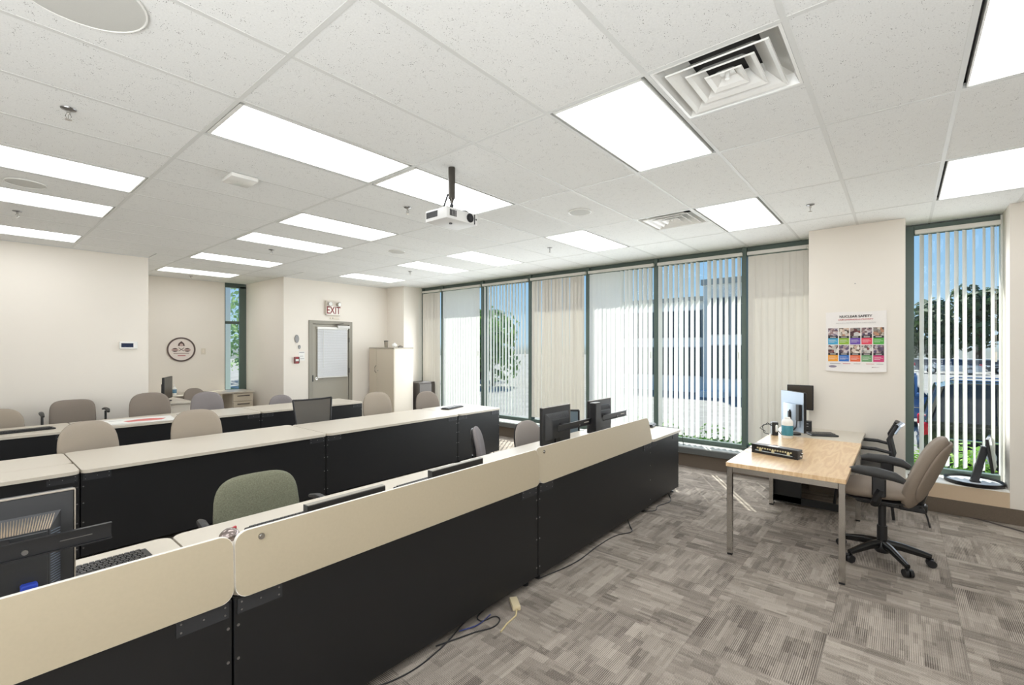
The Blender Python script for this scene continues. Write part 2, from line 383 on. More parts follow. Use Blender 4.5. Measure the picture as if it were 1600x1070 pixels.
# tees of the last column and in cells hidden by lights
for (u, v) in LIGHTS+[(4, v) for v in range(-12, 12)]:
    if u == 4: link('cross_tee', cached('tt', lambda: MB().box(0, 1.0, -.012, .012, 0, .03).mesh('cross_tee', TEE)), ce, (gx(4)+.012, gy(v), CZ))
    else: link('cross_tee', teeX, ce, (gx(u)+.012, gy(v), CZ))
# wall angle trims
struct('trim_1', MB().box(-4.5, 1.86, 8.76, 8.78, CZ-.004, CZ+.02), TEE)
struct('trim_2', MB().box(1.88, 3.6, 10.88, 10.9, CZ-.004, CZ+.02).box(4.05, 6.35, 9.1, 9.12, CZ-.004, CZ+.02), TEE)
HT = CZ+.16
struct('wall_left', MB().box(-4.6, 1.86, 8.78, 11.1, -.12, HT), WALL)
struct('wall_recess', MB().box(1.86, 3.60, 10.9, 11.1, -.12, HT).box(3.60, 4.03, 10.98, 11.1, -.12, .3), WALL)
struct('wall_door', MB().box(4.03, 4.52, 9.12, 11.1, -.12, HT).box(5.48, 6.38, 9.12, 9.3, -.12, HT).box(4.52, 5.48, 9.12, 9.3, 2.24, HT).box(4.52, 5.48, 9.27, 9.3, -.12, 2.24), WALL)
struct('wall_corner', MB().box(6.38, 7.1, 8.5, 9.3, -.12, HT), WALL)
struct('wall_back', MB().box(-4.6, -4.5, -5.1, 8.78, -.12, HT), WALL)
struct('wall_near', MB().box(-4.6, 7.1, -5.1, -5, -.12, HT), WALL)
struct('wall_pillar', MB().box(PX, 7.1, -.03, .84, -.12, HT), WALL)
struct('wall_right', MB().box(PX, 7.1, -5, -.79, -.12, HT).box(PX, 7.1, -.79, -.03, -.12, .30), WALL)
# sill board of the right window, curb and ledge of the window row
struct('trim_3', MB().box(PX-.003, 6.90, -.79, -.03, .296, .306), mat('white_sill', (240, 238, 232), .5))
struct('trim_6', MB().box(PX-.004, PX, -.79, -.03, .149, .296), mat('tan_paint', (206, 184, 156), .8))  # front face below the sill board, tanner and darker than the wall
struct('baseboard_right', MB().box(PX-.012, PX, -5, .84, 0, .149, bev=.003), BASEB)
struct('baseboard_window', MB().box(6.66, 7.1, .84, 8.5, -.12, .19), BASEB)
struct('baseboard_left', MB().box(-4.5, 1.872, 8.765, 8.78, 0, .12), BASEB)
lg = sempty('trim_4')
link('ledge_top', MB().box(6.62, 6.97, .84, 8.5, .25, .285, bev=.004).mesh('ledge_top', LEDGE), lg)
link('ledge_nosing', MB().box(6.60, 6.64, .84, 8.5, .19, .278, bev=.006).mesh('ledge_nosing', LEDGED), lg)
link('ledge_skirt', MB().box(6.64, 7.0, .84, 8.5, .19, .25).mesh('ledge_skirt', LEDGED), lg)
# dark seam strip that curves over the carpet below the right window
pts = [(6.60, -.10, 0), (6.56, -.25, 0), (6.50, -.42, 0), (6.40, -.62, 0), (6.27, -.82, 0), (6.08, -1.05, 0), (5.8, -1.3, 0), (5.4, -1.56, 0)]
bmx = MB()
for k in range(len(pts)-1):
    a, c = Vector(pts[k]), Vector(pts[k+1]); d = (c-a).normalized(); n_ = Vector((-d.y, d.x, 0))*.022
    vs = [bmx.b.verts.new(p+Vector((0, 0, .003))) for p in (a-n_, a+n_, c+n_, c-n_)]; bmx.b.faces.new(vs)
bmx.b.normal_update()
struct('trim_5', bmx, mat('dark_carpet_edge', (84, 76, 72), .9, noise=.3, nscale=150))

# ------------------------------------------------------------------ windows with their frames, panes
MULL = [8.5, 7.81, 6.58, 5.35, 4.105, 2.90, 1.65, .84]
ZS, ZH = .285, CZ-.03
for k in range(7):
    y1, y0 = MULL[k], MULL[k+1]
    w = sempty('window_%d' % (k+1))
    link('sash_bottom', MB().box(6.93, 7.0, y0+.03, y1-.03, ZS, .345, bev=.004).mesh('sash_bottom', FRAME), w)
    link('sash_head', MB().box(6.93, 7.0, y0+.03, y1-.03, ZH-.09, ZH+.03, bev=.004).mesh('sash_head', FRAME), w)
    link('mullion', MB().box(6.89, 7.02, y0-.03, y0+.03, ZS, ZH+.03, bev=.004).mesh('mullion', FRAME), w)
    if k == 0: link('mullion', MB().box(6.89, 7.02, y1-.05, y1, ZS, ZH+.03, bev=.004).mesh('mullion', FRAME), w)
    link('glass_pane', MB().box(6.963, 6.969, y0+.03, y1-.03, .345, ZH-.09).mesh('glass_pane', GLASS), w)
w = sempty('window_8')
link('sash_bottom', MB().box(6.86, 6.95, -.775, -.105, .306, .37, bev=.004).mesh('sash_bottom', FRAME), w)
link('sash_head', MB().box(6.86, 6.95, -.775, -.105, ZH-.08, ZH+.02, bev=.004).mesh('sash_head', FRAME), w)
link('jamb', MB().box(6.86, 6.95, -.105, -.03, .306, ZH+.02, bev=.004).mesh('jamb', FRAME), w)
link('jamb', MB().box(6.86, 6.95, -.79, -.775, .306, ZH+.02).mesh('jamb', WHITE), w)
link('glass_pane', MB().box(6.903, 6.909, -.79, -.1, .37, ZH-.08).mesh('glass_pane', GLASS), w)
w = sempty('window_9')
link('jamb', MB().box(3.90, 4.03, 10.93, 10.99, .78, CZ-.05, bev=.004).mesh('jamb', FRAME), w)
link('transom', MB().box(3.60, 3.90, 10.93, 10.99, 2.19, 2.25, bev=.004).mesh('transom', FRAME), w)
link('sash_head', MB().box(3.60, 4.03, 10.93, 10.99, CZ-.09, CZ+.02, bev=.004).mesh('sash_head', FRAME), w)
link('sash_bottom', MB().box(3.60, 4.03, 10.93, 10.99, .3, .8).mesh('sash_bottom', FRAME), w)
link('jamb', MB().box(3.6, 3.625, 10.93, 10.99, .78, CZ-.05).mesh('jamb', FRAME), w)
link('glass_pane', MB().box(3.62, 3.90, 10.958, 10.963, .8, 2.19).box(3.62, 3.90, 10.958, 10.963, 2.25, CZ-.09).mesh('glass_pane', GLASS), w)

# ------------------------------------------------------------------ vertical blinds: headrail, valance clips, vanes one by one, chain weights
def blind(label, y0, y1, x, th, m, zt=2.93, zb=.40, sp=.079, closed_part=None, wand=True, odd=None):
    t = thing('vertical_blind', label, 'blind', (x, (y0+y1)/2, zb), 0, 'vertical blinds along the window wall')
    L_ = y1-y0
    link('headrail', MB().box(-.022, .022, -L_/2, L_/2, zt-zb, zt-zb+.045, bev=.004).mesh('headrail', RAIL), t)
    me = cached(('vane', m.name, zt, zb), lambda: vane_mesh(zt-zb-.015, m))
    n = int(L_/sp); o = (L_-(n-1)*sp)/2
    for k in range(n):
        y = L_/2-o-k*sp
        a = th+random.uniform(-5, 5)
        if closed_part and k < closed_part[0]: a = closed_part[1]+random.uniform(-3, 3)
        if odd and k in odd: a = odd[k]
        # th measured from the wall plane (+Y axis) towards outside (+X)
        link('vane', me, t, (0, y, 0), (random.uniform(-.003, .003), random.uniform(-.002, .002), -math.radians(a)))
    if wand:
        mb = MB().tube([(-.03, -L_/2+.04, zt-zb), (-.032, -L_/2+.04, 1.2)], .0018, 5); mb.cyl((-.032, -L_/2+.04, 1.12), (-.032, -L_/2+.04, 1.22), .008, n=8)
        link('pull_chain', mb.mesh('pull_chain', RAIL), t)
    return t
def vane_mesh(h, m):
    mb = MB(); n = 6; w = .089; cols = []
    for i in range(n+1):
        u = i/n*2-1; yy = u*w/2; xx = .006*(1-u*u)
        cols.append((mb.b.verts.new((xx, yy, 0)), mb.b.verts.new((xx, yy, h))))
    for a, c in zip(cols, cols[1:]): mb.b.faces.new((a[0], c[0], c[1], a[1]))
    me = bpy.data.meshes.new('vane'); mb.b.to_mesh(me); mb.b.free(); me.materials.append(m)
    for p in me.polygons: p.use_smooth = True
    return me
BX = 6.855
blind('narrow closed grey blind in the far left corner window', 7.82, 8.43, BX, 4, VANED, sp=.072, wand=False)
blind('closed glowing pale blue blind second from the far left corner', 6.59, 7.76, BX, 172, VANE)
blind('half open blind with crisp vertical stripes, third from the far corner', 5.36, 6.53, BX, 70, VANE)
blind('closed beige blind with thin bright slits behind the black desk monitors', 4.11, 5.30, BX, 13, VANED, sp=.076)
blind('blind closed on its left half and open on its right half', 2.91, 4.06, BX, 110, VANE, closed_part=(7, 165))
blind('wide open blind showing sky and buildings, left of the closed beige one', 1.66, 2.85, BX, 107, VANE, odd={8: 72})
blind('closed plain beige blind beside the pillar with the poster', .86, 1.60, BX, 5, VANED)
blind('open blind in the lone right window facing the car park', -.77, -.11, 6.78, 112, VANE, zb=.42, sp=.0685)

# ------------------------------------------------------------------ ceiling lights
LL = {(0, 1): 'big flat ceiling light left of the projector, nearest the room centre', (1, 1): 'ceiling light directly behind the projector pole',
 (-1, 4): 'foremost of the three ceiling lights cut by the left picture edge', (-1, 6): 'middle of the three ceiling lights cut by the left picture edge',
 (-1, 9): 'rearmost of the three ceiling lights at the left picture edge, near the wall', (1, 4): 'ceiling light just left of and beyond the projector body',
 (1, 6): 'second ceiling light beyond the projector in the centre column', (1, 9): 'third ceiling light beyond the projector, above the middle of the hall',
 (1, 12): 'ceiling light in the recess above the round wall plaque', (3, 9): 'farthest small ceiling light above the exit door and cabinet',
 (3, 6): 'small ceiling light second from the far end of the window side column', (3, 4): 'ceiling light above the third and fourth window blinds',
 (3, 1): 'ceiling light between the projector and the far air diffuser', (3, -2): 'square looking ceiling light just right of the small far air diffuser',
 (1, -2): 'large ceiling light touching the left side of the big air diffuser', (1, -5): 'ceiling light cut by the top right corner of the picture',
 (-1, -2): 'ceiling light above and left of the viewpoint', (-1, -5): 'ceiling light behind the viewpoint, right of centre', (-3, -2): 'ceiling light behind the viewpoint, towards the rear wall', (-3, 2): 'ceiling light left of the viewpoint', (-3, 6): 'ceiling light outside the left picture edge, middle row', (-3, 9): 'ceiling light outside the left picture edge, by the left wall',
 (3, -5): 'ceiling light at the right edge above the lone window'}
frm = None
def light_meshes():
    g, a, h = .018, UX, T
    mb = MB()
    for (x0, x1, y0, y1) in ((g, a-g, g+.014, g+.022), (g, a-g, h-g-.018, h-g-.010), (g, g+.022, g+.014, h-g-.01), (a-g-.012, a-g, g+.014, h-g-.01)):
        mb.box(x0, x1, y0, y1, 0, .05)
    fr = mb.mesh('frame', LFRAME)
    di = MB().box(g+.024, a-g-.014, g+.024, h-g-.02, .012, .018).mesh('diffuser', DIFF)
    ho = MB().box(.014, a-.014, .014, h-.014, .052, .12).mesh('housing', DARKGAP)
    return fr, di, ho
fr_, di_, ho_ = light_meshes()
for (u, v) in LIGHTS:
    t = thing('ceiling_light', LL.get((u, v), 'flat fluorescent ceiling light behind or beside the viewpoint'), 'ceiling light', (gx(u), gy(v), CZ), 0, 'recessed ceiling lights')
    link('frame', fr_, t); link('diffuser', di_, t); link('housing', ho_, t)
# ------------------------------------------------------------------ air diffusers
def diffuser(u, v, label):
    t = thing('air_diffuser', label, 'air vent', (gx(u)+UX/4, gy(v)+T/2, CZ), 0, 'square louvred air vents')
    def cone(a, za, c, zc, mb):
        va = [mb.b.verts.new((sx*a, sy*a, za)) for sx, sy in ((-1, -1), (1, -1), (1, 1), (-1, 1))]; vc = [mb.b.verts.new((sx*c, sy*c, zc)) for sx, sy in ((-1, -1), (1, -1), (1, 1), (-1, 1))]
        for k in range(4): mb.b.faces.new((va[k], va[(k+1) % 4], vc[(k+1) % 4], vc[k]))
    mb = MB(); cone(.292, .0, .278, .0, mb); cone(.278, 0, .255, .05, mb); cone(.255, .05, .165, .11, mb)
    pan = mb.mesh('outer_pan', WHITEM, True, 30); link('outer_pan', pan, t)
    for k, (a, za, c, zc) in enumerate(((.232, -.012, .15, .055), (.157, -.010, .09, .05), (.085, -.008, .035, .035))):
        mb = MB(); cone(a, za, a-.02, za+.012, mb); cone(a-.02, za+.012, c, zc, mb); cone(a, za, a+.002, za+.008, mb)
        link('louvre_ring', mb.mesh('louvre_ring', WHITEM, True, 35), t)
    link('centre_plate', MB().box(-.035, .035, -.035, .035, .03, .034).cyl((0, 0, .0), (0, 0, .034), .012, n=12).mesh('centre_plate', WHITEM), t)
    link('duct_collar', MB().box(-.27, .27, -.27, .27, .125, .13).mesh('duct_collar', DARKGAP), t)
diffuser(1, -3, 'large white square air vent beside the big ceiling light near the top')
diffuser(3, -1, 'small far white air vent above the windows')
# ------------------------------------------------------------------ ceiling devices
def sprinkler(x, y, label):
    t = thing('sprinkler', label, 'sprinkler', (x, y, CZ), 0, 'ceiling sprinklers')
    link('escutcheon', cached('esc', lambda: MB().lathe([(.036, 0), (.034, -.005), (.02, -.008), (.012, -.012)], (0, 0, 0), 20).mesh('escutcheon', SCREW, True)), t)
    def f():
        mb = MB().cyl((0, 0, -.01), (0, 0, -.03), .009, n=10).cyl((0, 0, -.062), (0, 0, -.064), .016, n=14)
        mb.tube([(.008, 0, -.028), (.013, 0, -.045), (.004, 0, -.062)], .0022, 5).tube([(-.008, 0, -.028), (-.013, 0, -.045), (-.004, 0, -.062)], .0022, 5).cyl((0, 0, -.03), (0, 0, -.06), .0025, n=6)
        return mb.mesh('sprinkler_head', CHROME, True)
    link('sprinkler_head', cached('sph', f), t)
for x, y, l in ((.407, 3.667, 'nearest sprinkler, at upper left of the picture'), (.382, 6.809, 'sprinkler between the left edge ceiling lights'), (2.824, 3.70, 'sprinkler just left of the projector'),
    (5.212, 3.697, 'sprinkler right of the projector above the windows'), (5.257, .673, 'sprinkler above the pillar with the poster'), (2.814, 6.75, 'sprinkler among the centre column of ceiling lights'),
    (5.217, 6.761, 'small far sprinkler above the second window blind'), (2.851, 10.388, 'farthest sprinkler, in the recess above the wall plaque')): sprinkler(x, y, l)
def speaker(x, y, r, label, name='ceiling_speaker', cat='ceiling speaker'):
    t = thing(name, label, cat, (x, y, CZ), 0, 'round ceiling speakers')
    link('rim', MB().lathe([(r, 0), (r, -.006), (r-.004, -.009), (r-.008, -.008), (r-.009, 0)], (0, 0, 0), 40).mesh('rim', WHITEM, True), t)
    link('grille', MB().lathe([(r-.008, -.0055), (r-.05, -.0065), (.001, -.008)], (0, 0, 0), 40).mesh('grille', mat('speaker_grille', (196, 196, 191), .7, noise=.15, nscale=900)), t)
speaker(4.034, 2.49, .115, 'round ceiling speaker right of the projector')
speaker(4.019, 5.515, .115, 'round ceiling speaker beyond the projector')
speaker(.361, 5.593, .13, 'round ceiling speaker between the left edge lights')
speaker(.30, 2.45, .215, 'large round ceiling disc at the upper left corner')
t = thing('wireless_router', 'white square wireless access point mounted on the ceiling', 'router', (1.464, 4.10, CZ), 0)
link('housing', MB().box(-.10, .10, -.115, .115, -.035, 0, bev=.012, seg=2).mesh('housing', WHITEM, True), t)
link('status_lights', MB().cyl((-.02, 0, -.036), (-.02, 0, -.034), .003, n=8).cyl((.02, 0, -.036), (.02, 0, -.034), .003, n=8).mesh('status_lights', GREY), t)
# ------------------------------------------------------------------ projector
t = thing('projector', 'small white projector hanging from a dark ceiling pole', 'projector', (2.42, 2.63, CZ), 0)
link('ceiling_pole', MB().cyl((0, 0, 0), (0, 0, -.235), .026, n=18).cyl((0, 0, -.235), (0, 0, -.27), .02, .009, n=14).mesh('ceiling_pole', mat('bronze_pole', (78, 74, 68), .4, metal=.6), True), t)
mb = MB().cyl((0, 0, -.26), (0, 0, -.33), .008, n=10).sph((0, 0, -.29), .016)
mb.tube([(-.02, .02, -.2), (-.05, .05, -.33)], .007, 8).tube([(-.06, .04, -.325), (0, 0, -.315), (.05, -.04, -.33)], .008, 8)
for sx, sy in ((-.12, .06), (.12, -.08), (-.02, .08)): mb.tube([(0, 0, -.32), (sx*.8, sy*.8, -.322), (sx, sy, -.345)], .006, 6)
link('mount_bracket', mb.mesh('mount_bracket', PLASTG, True), t)
pj_ = link('housing', MB().box(-.155, .165, -.115, .125, -.43, -.343, bev=.01, seg=2).mesh('housing', mat('projector_white', (214, 214, 212), .45), True), t)
mb = MB()
for k in range(22): mb.box(-.157, -.1545, -.015+k*.0058, -.012+k*.0058, -.405, -.36)
link('side_vents', mb.mesh('side_vents', PLASTG), pj_)
mb = MB()
for k in range(5): mb.box(-.125+k*.014, -.117+k*.014, -.118, -.1145, -.408, -.362)
link('front_vents', mb.mesh('front_vents', PLAST), pj_)
link('lens', MB().cyl((.08, -.112, -.386), (.08, -.121, -.386), .034, n=28).cyl((.08, -.11, -.386), (.08, -.124, -.386), .022, n=28).mesh('lens', mat('lens_glass', (34, 34, 38), .08)), pj_)
link('control_panel', MB().box(.125, .133, -.118, -.11, -.425, -.35).cyl((.147, -.118, -.385), (.147, -.11, -.385), .007, n=10).mesh('control_panel', PLASTG), pj_)
link('foot', MB().cyl((-.03, -.02, -.438), (-.03, -.02, -.43), .012, n=14).mesh('foot', PLAST), pj_)

# ------------------------------------------------------------------ desks
def screw_mesh(): return cached('screw', lambda: MB().cyl((0, 0, 0), (0, -.003, 0), .0055, n=10).mesh('screw', SCREW))
def desk(label, x0, x1, yf, depth=.8, group='black training desks in rows', flip=None, seam=None, zt=.735, feet=True, lock=False):
    t = thing('training_desk', label, 'desk', (x0, yf, 0), 0, group)
    L_ = x1-x0; g = .004
    zb = .055
    link('modesty_panel', MB().box(g, L_-g, .02, .038, zb, zt-.03, bev=.002).mesh('modesty_panel', BLACK), t)
    for xx in (g, L_-g-.02): link('side_panel', MB().box(xx, xx+.02, .0385, depth-.06, zb, zt-.031, bev=.002).mesh('side_panel', BLACK), t)
    link('lower_shelf', MB().box(g+.021, L_-g-.021, .039, .42, .10, .118).mesh('lower_shelf', BLACK), t)
    y0 = .025 if flip else -.02
    M0 = Matrix.Translation((0, 0, zt-.028))
    def top(name, a, c, r1=1): link(name, MB().prism(rrect(.005, L_-.005, a, c, .045), .026, M0, bev=.003).mesh(name, [TOP], True, 30), t)
    if seam: top('desktop', seam+.002, depth); top('flip_board', y0, seam-.002)
    else: top('desktop', y0, depth)
    if flip:
        lean, lx = flip
        M = Matrix.Translation((0, .018, zt-.028)) @ Matrix.Rotation(-math.atan2(lean, .25), 4, 'X') @ XZ
        mb = MB().prism(rrect(.004, L_-.004, 0, .252, .045), .018, M, bev=.0015)
        fb = mb.obj('flip_board', [FLIP], t, True, ang=30)
        link('edge_band', MB().prism(rrect(.0035, L_-.0035, -.0005, .2528, .045), .0172, M @ Matrix.Translation((0, 0, .0002))).mesh('edge_band', EDGE), fb)
        if lock:
            P = M @ Vector((.10, .215, .018)); link('lock', MB().cyl(P, P+Vector((0, -.006, 0)), .0125, n=18).cyl(P, P+Vector((0, -.010, 0)), .007, n=14).mesh('lock', CHROME, True), fb)
    # hinge brackets and screws on the panel
    for xx in (.015, L_-.015-.17):
        b = link('bracket', cached(('br', zt), lambda: MB().box(0, .17, -.0035, .0, zt-.092, zt-.034).mesh('bracket', BPLATE)), t, (xx, .02, 0))
        mb = MB()
        for (a, z) in ((.014, -.048), (.014, -.078), (.085, -.062), (.156, -.048), (.156, -.078)): mb.cyl((a, -.0035, zt+z), (a, -.0055, zt+z), .0035, n=8)
        link('rivets', cached(('rv', zt), lambda: mb.mesh('rivets', SCREW)), b)['kind'] = 'stuff'
    for xx in (.018, L_-.018):
        for z in (.60, .47, .32, .12): link('screw', screw_mesh(), t, (xx, .02, z))
    if feet:
        for xx in (.07, L_-.07):
            for yy in (.08, depth-.13): link('foot', cached('dfoot', lambda: MB().cyl((0, 0, 0), (0, 0, .012), .022, n=14).cyl((0, 0, .01), (0, 0, .06), .007, n=8).mesh('foot', PLAST)), t, (xx, yy, 0))
    return t
G1 = 'desks of the front row'; G2 = 'desks of the middle row'; G3 = 'desks of the rear row'
desk('front row desk at the left picture edge with raised beige board', -1.29, .685, 1.965, .86, G1, flip=(.012, 0))
desk('front row desk with raised beige board and a chrome lock, second from left', .685, 2.655, 1.965, .86, G1, flip=(.016, 0), lock=True)
desk('front row desk with raised board and two upright black monitors', 2.655, 4.60, 1.965, .86, G1, flip=(.05, 0), lock=True)
desk('short front row end desk without a raised board, by the windows', 4.60, 5.43, 1.985, .84, G1)
desk('middle row desk at the left picture edge with folded split top', -1.36, .61, 4.87, .92, G2, seam=.36)
desk('long middle row desk, second from left, behind the green chair', .61, 2.62, 4.87, .92, G2)
desk('long middle row desk behind the folded down monitors, third from left', 2.62, 4.615, 4.87, .86, G2)
desk('short middle row end desk near the windows', 4.615, 5.52, 4.87, .86, G2)
desk('rear row desk at the left picture edge under the keyboard', -1.08, .893, 7.30, .8, G3)
desk('rear row desk with papers spread on it', .893, 2.90, 7.30, .8, G3)
desk('rear row desk nearest the exit door', 2.90, 4.6, 7.30, .8, G3)

# ------------------------------------------------------------------ monitors, rails and keyboards on the desks
def old_monitor(label, x0, x1, yb, zt, zb, zd, rail=None, slot=.004, group='black monitors on the front row'):
    """flat panel seen from behind: panel, bulged rear housing with vents, neck and foot"""
    xc = (x0+x1)/2; w = x1-x0; h = zt-zb
    t = thing('desk_monitor', label, 'monitor', (xc, yb, zd), 0, group)
    link('bezel', MB().box(-w/2, w/2, 0, .028, zb-zd, zt-zd, bev=.004).mesh('bezel', PLAST), t)
    link('rear_cover', MB().box(-w/2+.004, w/2-.004, -.006, .0, zb-zd+.004, zt-zd-.004, bev=.002).mesh('rear_cover', PLASTG), t)
    mb = MB(); a = [(-w*.405, zb-zd+h*.12), (w*.405, zb-zd+h*.12), (w*.405, zt-zd-h*.17), (-w*.405, zt-zd-h*.17)]; i = .05
    va = [mb.b.verts.new((x, -.006, z)) for x, z in a]; vb = [mb.b.verts.new((x*(1-.22), -.052, z+(.016 if k < 2 else -.05))) for k, (x, z) in enumerate(a)]
    for k in range(4): mb.b.faces.new((va[k], va[(k+1) % 4], vb[(k+1) % 4], vb[k]))
    mb.b.faces.new(vb)
    bmesh.ops.bevel(mb.b, geom=[e for e in mb.b.edges if e.verts[0] in vb and e.verts[1] in vb], offset=.004, segments=2, affect='EDGES')
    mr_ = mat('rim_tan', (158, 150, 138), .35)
    link('rim', MB().box(-w/2, w/2, -.0075, .004, zt-zd-.003, zt-zd+.001).box(w/2-.0025, w/2+.001, -.0075, .004, zb-zd, zt-zd-.003).mesh('rim', mr_), t)  # tan strips paint in the lit top and right edges of the casing
    hs = mb.obj('rear_housing', [PLASTG], t)
    # vent slats on the sloping top, right flank
    n = 42; mb = MB()
    for k in range(n):
        x = -w*.37+k*(w*.74/(n-1))
        p = Vector((x*.98, -.0105, zt-zd-h*.17-.007)); q = Vector((x*.86, -.0485, zt-zd-h*.17-.046))
        mb.cyl(p, q, .0021, n=4)
    link('vent_slots', mb.mesh('vent_slots', mat('vent_metal', (176, 160, 140), .35, metal=.6) if slot < .002 else PLASTG), hs)
    mb = MB()
    for k in range(22):
        z = zb-zd+h*.2+k*(h*.5/22); mb.cyl((w*.398, -.0115, z), (w*.33, -.0475, z+.002), .0013, n=4)
    link('side_slots', mb.mesh('side_slots', mat('vent_blue', (120, 132, 150), .4, metal=.4) if slot < .002 else PLASTG), hs)
    link('screen', MB().box(-w/2+.015, w/2-.015, .028, .0285, zb-zd+.018, zt-zd-.018).mesh('screen', SCREEN), t)
    if zb-zd > .02:
        link('neck', MB().box(-.035, .035, -.02, .0, .012, zb-zd+.08, bev=.004).mesh('neck', PLAST), t)
        link('base', MB().prism(circ(.10, 24, .8), .012, Matrix.Translation((0, .02, 0))).mesh('base', PLAST), t)
    if rail:
        ra, rb, rz, ry = rail
        mb = MB().box(ra-xc, rb-xc, ry-yb, ry-yb+.003, rz-zd-.028, rz-zd+.028).box(ra-xc, rb-xc, ry-yb-.012, ry-yb, rz-zd+.024, rz-zd+.028).box(ra-xc, rb-xc, ry-yb-.012, ry-yb, rz-zd-.028, rz-zd-.024)
        r_ = mb.obj('support_rail', [PLAST], t)
        link('slot', MB().box(rb-xc-.13, rb-xc-.05, ry-yb-.0015, ry-yb-.0003, rz-zd-slot, rz-zd+slot).mesh('slot', mat('slot_light', (196, 192, 184), .6) if slot > .002 else SCREW), r_)
        link('arm', MB().box(-.03, .03, ry-yb+.0035, -.05, rz-zd-.02, rz-zd+.02).mesh('arm', PLAST), t)
        link('rail_screw', MB().cyl((rb-xc-.21, ry-yb, rz-zd-.01), (rb-xc-.21, ry-yb-.006, rz-zd-.01), .008, n=12).mesh('rail_screw', SCREW), t)
        for xx in (): link('rail_post', MB().box(xx-.008, xx+.008, ry-yb+.003, ry-yb+.018, 0, rz-zd-.02).mesh('rail_post', PLAST), t)
    return t
ZD = .733
m1 = old_monitor('large black monitor seen from behind at the left picture edge', -.12, .267, 2.25, 1.183, .80, ZD, rail=(-.30, .345, 1.045, 2.12), slot=.0012)
link('cable_plug', MB().box(.055, .095, -.085, -.055, .15, .178, bev=.004).box(.065, .085, -.08, -.06, .128, .15).mesh('cable_plug', BLUE), m1)
old_monitor('black monitor seen from behind, left of the pair by the windows', 3.20, 3.63, 2.35, 1.165, .84, ZD, rail=(3.25, 3.80, 1.00, 2.22))
old_monitor('black monitor seen from behind, right of the pair by the windows', 3.98, 4.41, 2.35, 1.158, .84, ZD, rail=(4.02, 4.52, 1.00, 2.22))
t = thing('mini_computer', 'narrow upright black computer box between the two monitors', 'computer', (3.83, 2.20, ZD), 0)
link('case', MB().box(-.045, .055, -.03, .03, .0, .43, bev=.003).mesh('case', PLAST), t)
link('cover', MB().box(-.035, .056, -.033, -.0305, .006, .425).mesh('cover', PLASTG), t)
link('top_cap', MB().box(-.043, .053, -.028, .028, .431, .437, bev=.002).mesh('top_cap', mat('cap_grey', (150, 150, 148), .5)), t)
def sunk_monitor(label, x0, x1, zt):
    t = thing('sunken_monitor', label, 'monitor', ((x0+x1)/2, 2.28, ZD), 0, 'monitors lowered behind the raised board'); w = x1-x0
    link('bezel', MB().box(-w/2, w/2, 0, .035, .0, zt-ZD, bev=.003).mesh('bezel', PLAST), t)
    link('top_rim', MB().box(-w/2+.001, w/2-.001, .001, .036, zt-ZD, zt-ZD+.005, bev=.002).mesh('top_rim', mat('rim_grey', (150, 146, 136), .4)), t)
    link('end_cap', MB().box(-w/2-.004, -w/2, -.004, .037, 0, zt-ZD+.005).mesh('end_cap', PLASTG), t)
    link('screen', MB().box(-w/2+.015, w/2-.015, .035, .0355, .005, zt-ZD-.015).mesh('screen', SCREEN), t)
sunk_monitor('black monitor lowered behind the raised board, nearer the left', 1.125, 1.585, .885)
sunk_monitor('black monitor lowered behind the raised board, nearer the windows', 1.93, 2.40, .895)
def keyboard(label, x, y, z, rz=0, w=.44, d=.15, m=None, tilt=0, group='black keyboards on the desks', kc=None):
    t = thing('keyboard', label, 'keyboard', (x, y, z), rz, group)
    link('case', cached(('kc', w, d, (m or PLAST).name), lambda: MB().box(-w/2, w/2, -d/2, d/2, 0, .016, bev=.005).mesh('case', m or PLAST)), t)
    def keys():
        mb = MB(); nx = int(w/.0205); ny = 6
        for j in range(ny):
            off = (j*.006) % .012
            for i in range(nx-1):
                x_ = -w/2+.014+i*.0198+off
                if x_ > w/2-.024: continue
                if j == 0 and 4 < i < 10: continue
                mb.box(x_, x_+.0165, -d/2+.012+j*.0212, -d/2+.029+j*.0212, .016, .024, bev=0)
        mb.box(-.09, .04, -d/2+.012, -d/2+.029, .016, .024)
        return mb.mesh('keys', kc or KEYS)
    k_ = link('keys', cached(('kk', w, d, (kc or KEYS).name), keys), t); k_['kind'] = 'stuff'
    return t
KEYS = mat('key_black', (24, 24, 26), .35)
keyboard('black keyboard beside the monitor at the left picture edge', .345, 2.62, ZD, .02)
keyboard('black keyboard half hidden behind the raised board, left of the lowered monitors', 1.17, 2.535, ZD, .0)
keyboard('black keyboard between the two lowered monitors', 2.09, 2.54, ZD, .02)
keyboard('dark keyboard on the short middle row desk', 5.0, 5.42, .735, .25)
keyboard('dark keyboard on the rear row desk at the left picture edge', .50, 7.62, .735, .12, w=.46)
t = thing('computer_mouse', 'shiny grey and red mouse in the gap between raised boards', 'mouse', (.865, 2.56, ZD), .6)
link('shell', MB().sph((0, 0, .004), 1, (.054, .044, .048), 24, 14).mesh('shell', mat('mouse_metal', (150, 138, 134), .2, metal=.8), True), t)
link('button_strip', MB().box(.012, .05, -.006, .006, .030, .047, bev=.003).mesh('button_strip', RED), t)  # red strip put in for a reddish reflection on the shell
t = thing('adapter_tray', 'black flat device and cable on the end desk', 'device', (5.38, 2.33, .736), .2)
link('case', MB().box(-.10, .10, -.05, .05, 0, .022, bev=.006).mesh('case', PLAST), t)
link('lid', MB().box(-.09, .09, -.04, .04, .022, .03, bev=.003).mesh('lid', PLASTG), t)
